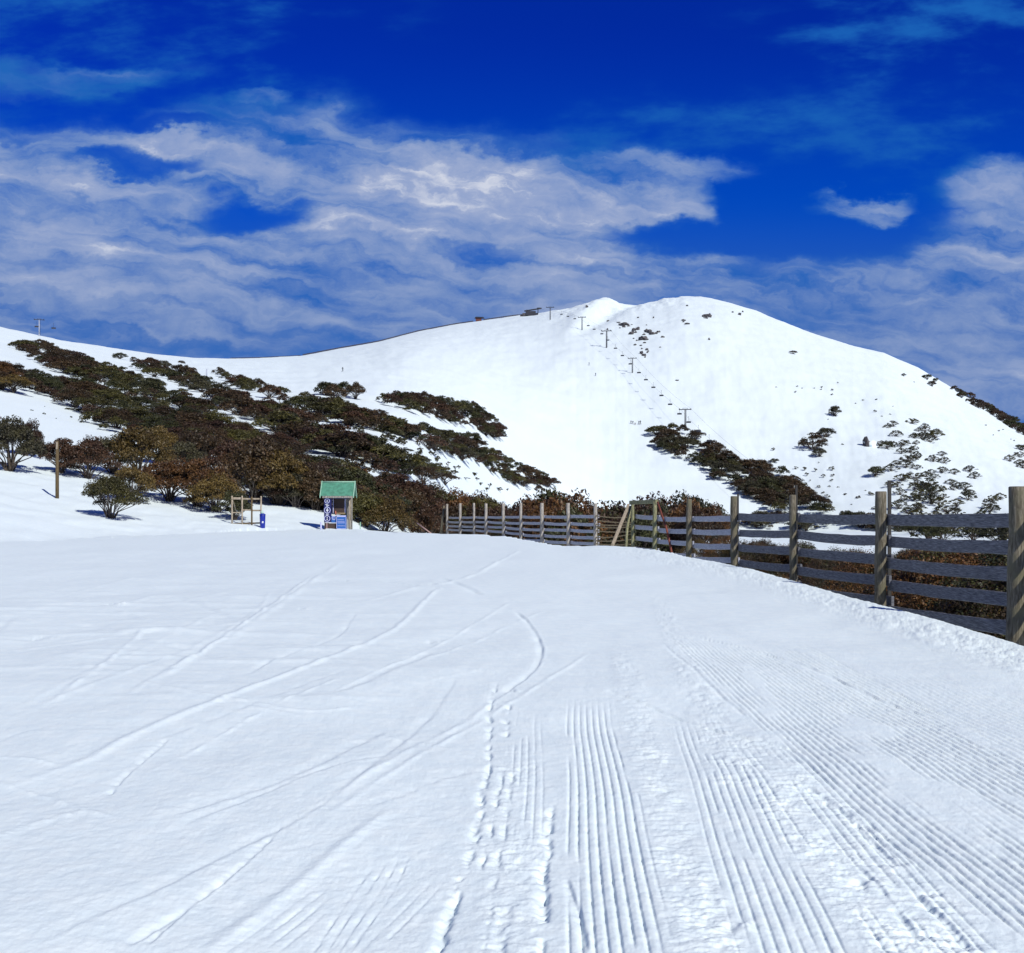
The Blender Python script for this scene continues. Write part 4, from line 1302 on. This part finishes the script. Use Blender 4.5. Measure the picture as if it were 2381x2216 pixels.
# hut and low snow fence along the ridge
p = place(1113, 747)
t = thing('ridge_hut', p + Vector((0, 0, 0)), 'small red-brown hut with a dark roof on the ridge left of the top station', 'hut')
b_ = MB(); b_.box((0, 0, 1.8), (7, 4, 4)); b_.build('wall', m_plain('red_brown_wall', (.13, .045, .035), .8), t)
b_ = MB()
b_.add([(-5, -3, 3.5), (7, -3, 3.5), (7, 3, 3.5), (-5, 3, 3.5), (-3.4, 0, 5.6), (5.4, 0, 5.2)], [(0, 1, 5, 4), (1, 2, 5), (2, 3, 4, 5), (3, 0, 4), (3, 2, 1, 0)])
b_.build('roof', DARKSTEEL, t)
fr = random.Random(3)
FEN = m_plain('dark_snow_fence', (.045, .04, .04), .9)
def ridge_fence(xa, xb, hgt, lab):
    mb = MB()
    prev = None
    n = int((xb - xa) / 5)
    for i in range(n + 1):
        x = xa + (xb - xa) * i / n
        Sx = cell(T(ST, np.array([x])))
        Yq = Sx * .985
        X = (x - HX) / F * Yq
        q = Vector((X, Yq, gz(X, Yq)))
        h = hgt * (.75 + .5 * fr.random())
        mb.box(q + Vector((0, 0, h / 2)), (.16, .16, h + .3))
        if prev is not None:
            for zf in (.25, .55, .85):
                mb.plank(prev + Vector((0, 0, hgt * zf)), q + Vector((0, 0, hgt * zf)), .32 * hgt / 1.3, .06, 1)
        prev = q
    tag(mb.build('snow_fence', FEN), lab, 'fence', 'low snow fences on the ridge')


ridge_fence(536, 698, 1.0, 'thin dark snow fence along the lowest part of the saddle skyline')
ridge_fence(704, 1100, 1.7, 'long dark snow fence climbing the ridge to the red-brown hut')
ridge_fence(1124, 1208, 1.7, 'short snow fence between the hut and the top station')

# ------------------------------------------------------------------ people skiing
def person_mesh(seed, col):
    import bmesh
    r_ = random.Random(seed)
    joints = {'pelvis': (0, 0, .92, .14), 'chest': (0, -.06, 1.28, .17), 'neck': (0, -.09, 1.48, .065), 'head': (0, -.11, 1.62, .105), 'top': (0, -.11, 1.72, .09)}
    for s, nm in ((-1, 'l'), (1, 'r')):
        joints['sh' + nm] = (s * .19, -.07, 1.40, .075); joints['el' + nm] = (s * .33, -.16, 1.18, .055); joints['ha' + nm] = (s * .30, -.36, 1.08, .045)
        joints['hip' + nm] = (s * .10, 0, .84, .105); joints['kn' + nm] = (s * .13, -.12, .48, .075); joints['an' + nm] = (s * .13, .0, .10, .06); joints['to' + nm] = (s * .13, -.16, .05, .05)
    ed = [('pelvis', 'chest'), ('chest', 'neck'), ('neck', 'head'), ('head', 'top')]
    for nm in 'lr': ed += [('chest', 'sh' + nm), ('sh' + nm, 'el' + nm), ('el' + nm, 'ha' + nm), ('pelvis', 'hip' + nm), ('hip' + nm, 'kn' + nm), ('kn' + nm, 'an' + nm), ('an' + nm, 'to' + nm)]
    keys = list(joints)
    me = bpy.data.meshes.new('person')
    me.from_pydata([joints[k_][:3] for k_ in keys], [(keys.index(a), keys.index(b)) for a, b in ed], [])
    me.materials.append(m_plain('ski_suit_%d' % seed, col, .8))
    o = bpy.data.objects.new('person', me)
    COL.objects.link(o)
    md = o.modifiers.new('skin', 'SKIN')
    for i, k_ in enumerate(keys):
        me.skin_vertices[0].data[i].radius = (joints[k_][3],) * 2
    me.skin_vertices[0].data[0].use_root = True
    o.modifiers.new('sub', 'SUBSURF').render_levels = 1
    return o


people = [(1467, 986, (.03, .03, .05), 'skier in dark clothes, leftmost of the small group above the long belt'), (1471.5, 987, (.05, .05, .09), 'skier close beside the leftmost of the small group'),
          (1477, 989, (.10, .04, .04), 'crouching skier lowest in the small group'), (1485.5, 987, (.03, .04, .06), 'skier second from the right in the small group'),
          (1489, 986, (.04, .03, .03), 'skier at the right end of the small group'), (1385, 874, (.02, .03, .06), 'skier alone on the open run left of the lift'),
          (1370, 849, (.10, .12, .16), 'grey skier above the lone one on the open run'), (797, 864, (.05, .06, .08), 'far skier alone on the snow saddle')]
for i, (x, y, c, lab) in enumerate(people):
    p = place(x, y)
    o = person_mesh(i, c)
    o.location = p
    o.scale = (1.1, 1.1, 1.05 if i != 2 else .8)
    o.rotation_euler = (0, 0, rnd.uniform(-1, 1))
    tag(o, lab, 'person', 'skiers on the mountain')
    sk = MB()
    for s in (-.14, .14): sk.box((s, -.1, .02), (.09, 1.7, .03))
    a = sk.build('skis', DARKSTEEL); a.parent = o

# ------------------------------------------------------------------ the timber fence
def P6(x, y): return (950 + x / 2.6507, 1080 + y / 2.6507)
K = 1.17
posts = [(2367, 1133, 14.3), (2049, 1144, 19.8), (1843, 1151.7, 25.4), (1706, 1154.6, 31.2), (1602, 1161, 37.5), (1522.6, 1166, 43), (1471, 1169, 46.5), (1384.5, 1171, 50.5), (1321, 1170, 54.5),
         (1260, 1170, 59), (1211, 1170, 63.5), (1170, 1171, 68), (1130, 1171, 73), (1102, 1170, 77.5), (1070, 1170.5, 82.5), (1039.4, 1172, 88)]


def pt(px, py, Y): return Vector(((px - HX) / F * Y, Y, CAMH + (HY - py) / F * Y))


f0 = pt(posts[0][0], HY, posts[0][2])
fence = thing('timber_fence', (f0.x, f0.y, gz(f0.x, f0.y)), 'long weathered timber post and rail fence along the right edge of the snow', 'fence')
FO = Vector(fence.location)


def fpart(mb, name, m_, lab=None):
    o = mb.build(name, m_, fence)
    for v_ in o.data.vertices: v_.co -= FO
    if lab: o['label'] = lab
    return o


PW = []
for i, (px, py, Y) in enumerate(posts):
    top = pt(px, py, Y)
    zb = min(gz(top.x, top.y), top.z - 1.9) - .5
    r = .096 + .012 * math.sin(i * 2.3)
    if i == 0: r = .112
    if i == 6: r = .07
    lean = Vector((rnd.uniform(-.03, .03), rnd.uniform(-.03, .03), 0))
    if i == 0: lean = Vector((.13, 0, 0)) * -.5
    mb = MB()
    n = 10
    pts_, rr = [], []
    for j in range(n + 1):
        f = j / n
        pts_.append(Vector((top.x, top.y, zb + (top.z - zb) * f)) + lean * (1 - f) + Vector((math.sin(j * 1.7 + i) * .006, math.cos(j * 1.3 + i) * .006, 0)))
        rr.append(r * (1.05 - .08 * f) * (1 + .03 * math.sin(j * 2.1 + i)))
    pts_.append(pts_[-1] + Vector((0, 0, .012))); rr.append(rr[-1] * .86)
    mb.tube(pts_, rr, 16)
    fpart(mb, 'post', GREENPOST if i in (5, 6) else LITPOST if i > 6 else POST)
    PW.append(top)

# bays: (right post index, left post index, rows at the left end, rows at the right end) in photo rows
z7 = lambda y: 1080 + y / 2.7196
z6 = lambda y: 1080 + y / 2.6507
bays = [
    (0, 1, [z7(v_) for v_ in (350, 490, 622, 765, 925)], [z7(v_) for v_ in (352, 525, 695, 868, 1040)]),
    (1, 2, [z7(v_) for v_ in (340, 445, 555, 672, 790)], [z7(v_) for v_ in (345, 480, 603, 733, 865)]),
    (2, 3, [z7(v_) for v_ in (330, 435, 525, 622, 720)], [z7(v_) for v_ in (330, 440, 545, 655, 760)]),
    (3, 4, [z6(v_) for v_ in (335, 415, 500, 585, 665)], [z7(v_) for v_ in (340, 425, 515, 605, 695)]),
    (4, 5, [z6(v_) for v_ in (335, 405, 475, 550)], [z6(v_) for v_ in (335, 410, 487, 565)]),
    (5, 6, [z6(v_) for v_ in (320, 385, 455, 520)], [z6(v_) for v_ in (325, 395, 465, 530)]),
    (7, 8, [z6(v_) for v_ in (320, 365, 405, 448, 482)], [z6(v_) for v_ in (320, 370, 410, 452, 488)]),
    (8, 9, [z6(v_) for v_ in (322, 362, 403, 440, 475)], [z6(v_) for v_ in (322, 366, 405, 445, 480)]),
    (9, 10, [z6(v_) for v_ in (323, 362, 400, 435, 465)], [z6(v_) for v_ in (322, 362, 402, 438, 470)]),
    (10, 11, [z6(v_) for v_ in (325, 360, 390, 420)], [z6(v_) for v_ in (323, 362, 398, 430)]),
    (11, 12, [z6(v_) for v_ in (325, 355, 385, 410)], [z6(v_) for v_ in (325, 358, 388, 416)]),
    (12, 13, [z6(v_) for v_ in (326, 355, 382, 406)], [z6(v_) for v_ in (325, 355, 385, 410)]),
    (13, 14, [z6(v_) for v_ in (328, 355, 382, 405)], [z6(v_) for v_ in (326, 355, 383, 406)]),
    (14, 15, [z6(v_) for v_ in (328, 354, 380, 402)], [z6(v_) for v_ in (328, 355, 382, 405)]),
]
for bi, (ir, il, lrows, rrows) in enumerate(bays):
    a, b = PW[il], PW[ir]
    d = (b - a); d.z = 0
    side = Vector((-d.y, d.x, 0)).normalized()
    if side.x < 0 and bi < 6: side = -side
    if bi >= 6 and side.y < 0: side = -side
    off = side * .135
    ya, yb = posts[il][2], posts[ir][2]
    for j, (la, rb) in enumerate(zip(lrows, rrows)):
        A = Vector((a.x, a.y, CAMH + (HY - la) / F * ya)) + off
        B = Vector((b.x, b.y, CAMH + (HY - rb) / F * yb)) + off
        ex = d.normalized() * .10
        mb = MB()
        stagger = off.normalized() * (.045 if (bi + j) % 2 else 0)
        mb.plank(A - ex + stagger, B + ex + stagger, .205 if bi < 3 else .18 if bi < 6 else .155, .05, 8, .012 * (1 + (j * 7 + bi) % 3), .006, bi * 10 + j)
        fpart(mb, 'rail', RAIL if bi < 3 else LITRAIL)
# a nearer bay runs out of the picture on the right
A0 = PW[0]; dirn = (PW[0] - PW[1]); dirn.z = 0
nxt = PW[0] + dirn.normalized() * 5.6
mb = MB(); mb.tube([(nxt.x, nxt.y, -1.2), (nxt.x, nxt.y, 1.82)], .115, 16); fpart(mb, 'post', POST)
for j, r_ in enumerate(bays[0][3]):
    zA = CAMH + (HY - r_) / F * posts[0][2]
    off = Vector((.135, 0.02, 0))
    mb = MB(); mb.plank(Vector((A0.x, A0.y, zA)) + off, Vector((nxt.x, nxt.y, zA)) + off, .205, .05, 6, .015, .006, 900 + j); fpart(mb, 'rail', RAIL)

# thin slack rails of the bay left of the gate frame
a, b = PW[7], PW[6]
for la, rb in [(316, 325), (342, 357), (368, 370), (383, 384), (408, 412), (450, 430), (470, 462), (488, 492)]:
    mb = MB()
    A = pt(posts[7][0], z6(la), posts[7][2]); B = pt(posts[6][0] - 4, z6(rb), posts[6][2])
    pts_ = [A.lerp(B, j / 8) - Vector((0, 0, .05 * 4 * (j / 8) * (1 - j / 8))) for j in range(9)]
    mb.tube(pts_, .026, 6)
    fpart(mb, 'slack_rail', SLAT)
# gate frame: top beam, leaning braces, red bar
mb = MB(); mb.plank(pt(1466, 1171, 46.3) + Vector((0, 0, .04)), pt(1527, 1168.5, 42.9) + Vector((0, 0, .04)), .17, .12, 3); fpart(mb, 'top_beam', GREENPOST)
mb = MB(); mb.plank(pt(1461, 1176, 46.0), pt(1424, 1268, 43.5), .16, .10, 3); fpart(mb, 'brace', TIMBER)
mb = MB(); mb.tube([pt(1466, 1178, 46.2), pt(1458, 1230, 45.4), pt(1456, 1272, 45)], .06, 8); fpart(mb, 'brace', GREENPOST)
mb = MB(); mb.tube([pt(1529, 1168, 42.6), pt(1550, 1230, 41.2), pt(1563, 1290, 40.4)], .04, 8); fpart(mb, 'red_bar', REDMETAL)
# steel pickets beside the near posts
for px, yt, Y in [(1716, 1148, 31.5), (1852, 1128, 25.8), (2068, 1117, 20.1)]:
    tp = pt(px, yt, Y)
    mb = MB(); mb.box((tp.x, tp.y, (tp.z - .8) / 2), (.045 if px < 2000 else .06, .05, tp.z + .8)); fpart(mb, 'steel_picket', PICKET)
# leaning end post
mb = MB(); mb.tube([pt(1025, 1246, 88.5), pt(1029, 1205, 88.5), pt(1032, 1176, 88.5)], [.10, .10, .08], 10); fpart(mb, 'end_post', POST)

# stick leaning out of the snow past the end of the fence
mb = MB(); a = pt(970, 1216, 62); b = pt(1003, 1241, 60); mb.tube([a, b], .035, 6)
tag(mb.build('marker_stick', m_plain('pinkish_cane', (.50, .33, .28), .7)), 'pale pinkish stick leaning in the snow left of the fence end', 'stick')

# ------------------------------------------------------------------ pole on the bank
p = place(133, 1160)
h = 134 * p.y / F
t = thing('marker_pole', p, 'tall brown timber pole standing on the snow bank at the left', 'pole')
mb = MB(); mb.tube([(0, 0, -.4), (0, 0, h * .5), (0, 0, h), (0, 0, h + .02)], [.105, .10, .092, .075], 14); mb.build('shaft', POLE, t)
mb = MB(); mb.box((0.02, -.10, h - .28), (.10, .03, .42)); mb.build('plate', TIMBER, t)
p = place(480.5, 878)
mb = MB(); hh = 20 * p.y / F; mb.tube([(0, 0, -.3), (0, 0, hh)], [.22, .2], 8)
o = mb.build('run_marker', WHITEPOLE); o.location = p
tag(o, 'pale marker post at the upper end of the third belt', 'post')

# ------------------------------------------------------------------ timber frame and bin
YF = 64.0
fr0 = pt(573, 1232, YF)
zg = gz(fr0.x, fr0.y)
t = thing('post_stand', (fr0.x, YF, zg), 'small frame of four pale timber posts with rails left of the kiosk', 'frame')
def loc_(px, py, dy_=0): return Vector(((px - 573) / F * YF, dy_, CAMH + (HY - py) / F * YF - zg))
for px, yt in ((539.5, 1152.7), (563, 1152.7), (585.5, 1155), (607, 1153.5)):
    a = loc_(px, 1232); b = loc_(px, yt)
    mb = MB(); mb.tube([(a.x, 0, -.5), (a.x, 0, b.z)], [.054, .048], 10); mb.build('post', TIMBER if px != 585.5 else POLE, t)
for xa, xb, y, hh in ((539.5, 563, 1159, .14), (563, 607, 1160, .10), (539.5, 563, 1192, .07), (585.5, 607, 1187, .10), (563, 585.5, 1186, .09), (539.5, 607, 1218, .09)):
    a = loc_(xa, y, .08); b = loc_(xb, y - (2 if y > 1200 else 0), .08)
    mb = MB(); mb.plank(a, b, hh, .05, 3); mb.build('rail', TIMBER if y < 1200 else POLE, t)
mb = MB(); mb.plank(loc_(541, 1160, -.08), loc_(541, 1188, .8), .05, .04, 2); mb.build('brace', TIMBER, t)

BLUE = m_plain('blue_plastic', (.006, .022, .30), .4, 0, .5, .2)
WHITE = m_plain('white_paint', (.72, .74, .78), .6, 0, .4, .05)
LILAC = m_plain('lilac_paint', (.50, .52, .78), .6, 0, .4, .1)
pb = pt(610.5, 1229, 63.4)
t = thing('litter_bin', (pb.x, pb.y, gz(pb.x, pb.y) - .02), 'blue litter bin standing in the snow at the right end of the timber frame', 'bin')
mb = MB(); mb.tube([(0, 0, 0), (0, 0, .08), (0, 0, .78), (0, 0, .84)], [.135, .15, .175, .17], 16); mb.build('body', BLUE, t)
mb = MB(); mb.tube([(0, 0, .84), (0, 0, .88), (0, 0, .94)], [.19, .19, .10], 16); mb.build('lid', BLUE, t)
mb = MB(); mb.box((.05, -.165, .42), (.09, .02, .11)); mb.build('sticker', WHITE, t)
mb = MB(); mb.tube([(-.04, .05, .9), (-.02, .0, 1.1)], [.10, .06], 8); mb.build('liner', m_plain('pale_green_bag', (.45, .62, .52), .6), t)

# ------------------------------------------------------------------ kiosk
YK = 66.0
s_ = YK / F / 10.275        # metres for one unit of the enlarged picture of the kiosk
kc = 875.0
kx = (700 + kc / 10.275 - HX) / F * YK
t = thing('notice_kiosk', (kx, YK, -.02), 'small roofed notice kiosk with green metal roof and blue signs', 'kiosk')
def kp(x, y, yy=0): return Vector(((x - kc) * s_, yy, (1555 - y) * s_))
GREEN = m_plain('green_roof', (.085, .29, .195), .55, .1, .4, .3, 5)
PALEGREEN = m_plain('pale_green_trim', (.30, .52, .38), .6)
NAVY = m_plain('navy_sign', (.012, .016, .10), .5)
KB = m_plain('board_brown', (.065, .042, .034), .8)
KBLUE = m_plain('blue_sign', (.03, .13, .42), .5)
GREYW = m_wood('grey_timber', (.16, .15, .13), (.36, .34, .30), 5, (6, 6, 1))
# roof: two corrugated slopes with thickness
D0, D1, D2 = -.35, .30, .95
zE, zR = (1555 - 735) * s_, (1555 - 418) * s_
xl, xr = (492 - kc) * s_, (1262 - kc) * s_
roof = MB()
nc = 44
for (ya, za, yb, zb) in ((D0, zE, D1, zR), (D2, zE, D1 + .004, zR)):
    vs, fs = [], []
    for kq, th in ((0, 0.0), (1, -.03)):
        for i in range(nc * 2 + 1):
            x = xl + (xr - xl) * i / (nc * 2)
            dz = .014 if i % 2 else 0
            vs.append((x, ya, za + dz + th)); vs.append((x, yb, zb + dz + th))
    N = (nc * 2 + 1) * 2
    for i in range(nc * 2):
        fs.append((2 * i, 2 * i + 2, 2 * i + 3, 2 * i + 1)); fs.append((N + 2 * i, N + 2 * i + 1, N + 2 * i + 3, N + 2 * i + 2))
        fs.append((2 * i, N + 2 * i, N + 2 * i + 2, 2 * i + 2))
    roof.add(vs, fs)
ro = roof.build('roof', GREEN, t)
mb = MB(); mb.tube([(xl, D1, zR + .03), (xr, D1, zR + .03)], .045, 8); mb.build('ridge_cap', PALEGREEN, ro)
for x in (xl - .03, xr + .03):
    mb = MB()
    for yq in (D0 - .03, D2 + .03):
        mb.plank((x, yq, zE - .05), (x, D1, zR + .0), .15, .05, 1) if abs(yq) > 9 else None
    for (ya, za, yb, zb) in ((D0 - .04, zE - .07, D1, zR + .02), (D2 + .04, zE - .07, D1, zR + .02)):
        w_ = .028
        mb.add([(x - w_, ya, za - .08), (x + w_, ya, za - .08), (x + w_, yb, zb - .08), (x - w_, yb, zb - .08), (x - w_, ya, za + .08), (x + w_, ya, za + .08), (x + w_, yb, zb + .08), (x - w_, yb, zb + .08)],
               [(0, 3, 2, 1), (4, 5, 6, 7), (0, 1, 5, 4), (1, 2, 6, 5), (2, 3, 7, 6), (3, 0, 4, 7)])
    mb.build('barge_board', PALEGREEN, ro)
mb = MB(); mb.box(((xl + xr) / 2, D0 + .02, zE - .09), (xr - xl - .2, .05, .13)); mb.build('fascia', GREYW, ro)
for x, yq, m_ in ((1172, -.15, TIMBER), (590, -.15, GREYW), (1165, .75, GREYW), (600, .75, GREYW)):
    a = kp(x, 1555)
    mb = MB(); mb.tube([(a.x, yq, -.5), (a.x, yq, zE + .1)], .055, 10); mb.build('post', m_, t)
mb = MB(); c = kp(865, 780); mb.box((c.x, -.12, c.z), (1.50, .05, .17)); hd = mb.build('header_board', NAVY, t)
mb = MB()
for xa, xb in ((770, 868), (905, 965)):
    n_ = int((xb - xa) / 12)
    for i in range(n_):
        c = kp(xa + (i + .5) * (xb - xa) / n_, 779)
        mb.box((c.x, -.15, c.z), (.020, .008, .055 if i % 3 else .075))
mb.build('lettering', WHITE, hd)
mb = MB(); a = kp(895, 980); mb.box((a.x, .30, a.z), (.80, .05, .88)); nb = mb.build('notice_board', KB, t)
mb = MB()
for x in (752, 1038):
    c = kp(x, 980); mb.box((c.x, .26, c.z), (.045, .05, .92))
mb.build('frame', LILAC, nb)
mb = MB(); c = kp(945, 1160); mb.box((c.x, .24, c.z), (.50, .06, .09)); mb.build('shelf', SLAT, t)
mb = MB()
for x in (1070, 1105, 1135):
    c = kp(x, 1160); mb.box((c.x, .22 + (x - 1070) * .002, c.z), (.075, .03, 1.95))
mb.build('side_slats', GREYW, t)
mb = MB(); a = kp(655, 1075); mb.box((a.x, -.24, a.z), (.46, .04, 1.56)); wb = mb.build('warning_board', NAVY, t)
for x, y, r, rw in ((642, 862, 62, 14), (645, 1082, 78, 15), (642, 1282, 74, 15)):
    mb = MB(); c = kp(x, y); mb.ring((c.x, -.268, c.z), (r - rw) * s_, r * s_, .012); mb.build('sign_ring', LILAC, wb)
mb = MB()
for x, y, wq, hq in ((642, 850, 16, 30), (642, 880, 34, 12), (625, 950, 60, 12), (655, 968, 70, 12), (640, 990, 40, 12), (645, 1050, 22, 26), (645, 1085, 50, 34), (645, 1120, 20, 24), (645, 1178, 70, 12), (640, 1200, 50, 10), (642, 1262, 14, 40), (642, 1305, 24, 26), (650, 1380, 110, 12)):
    c = kp(x, y); mb.box((c.x, -.268, c.z), (wq * s_, .012, hq * s_))
mb.build('pictogram', WHITE, wb)
mb = MB(); c = kp(800, 1300); mb.box((c.x, -.225, c.z), (.32, .035, .42)); sb = mb.build('small_sign', KBLUE, t)
mb = MB(); c = kp(798, 1268); mb.ring((c.x, -.25, c.z), 34 * s_, 48 * s_, .012); mb.box((c.x, -.25, c.z), (10 * s_, .012, 44 * s_)); mb.build('pictogram', LILAC, sb)
mb = MB(); c = kp(985, 1370); mb.box((c.x, -.34, c.z), (240 * s_, .04, 330 * s_)); bs = mb.build('blue_sign', KBLUE, t)
mb = MB()
for x, y, wq, hq in ((985, 1225, 236, 34), (985, 1525, 236, 14), (873, 1370, 10, 320), (1097, 1370, 10, 320)):
    c = kp(x, y); mb.box((c.x, -.366, c.z), (wq * s_, .012, hq * s_))
for x, y, wq in ((970, 1310, 150), (985, 1455, 180)):
    c = kp(x, y); mb.box((c.x, -.365, c.z), (wq * s_, .010, 9 * s_))
for i in range(7):
    for y in (1355, 1385):
        c = kp(905 + i * 24 + (y - 1355) * .2, y); mb.box((c.x, -.364, c.z), (12 * s_, .008, 18 * s_))
mb.build('lettering', LILAC, bs)
mb = MB(); c = kp(720, 1480); mb.box((c.x, -.12, c.z - .06), (290 * s_, .20, 175 * s_ + .1)); mb.build('base_box', KB, t)
mb = MB(); c = kp(632, 1450); mb.tube([(c.x, -.235, -.3), (c.x, -.235, kp(0, 1385).z)], .028, 8); mb.build('sign_leg', m_plain('pink_pipe', (.45, .28, .28), .6), t)
mb = MB(); c = kp(830, 1150); mb.tube([(c.x, -.02, c.z - .13), (c.x, -.02, c.z + .13)], [.05, .02], 8); mb.build('cone', m_plain('orange_cone', (.65, .20, .12), .6), t)

# short posts left and right of the kiosk
for px, yb, yt, r, m_, lab in ((746, 1231, 1214, .05, LILAC, 'short grey stake in the snow just left of the kiosk'), (837.5, 1230, 1214, .03, PALEGREEN, 'thin short stake in the snow right of the kiosk')):
    Yq = 65.0
    b = pt(px, yb, Yq); a = pt(px, yt, Yq)
    g = gz(b.x, b.y)
    mb = MB(); mb.tube([(0, 0, -.3), (.01, 0, a.z - g)], r, 8)
    o = mb.build('snow_stake', m_); o.location = (b.x, b.y, g)
    tag(o, lab, 'stake', 'short stakes beside the kiosk')

print('plants', _count)
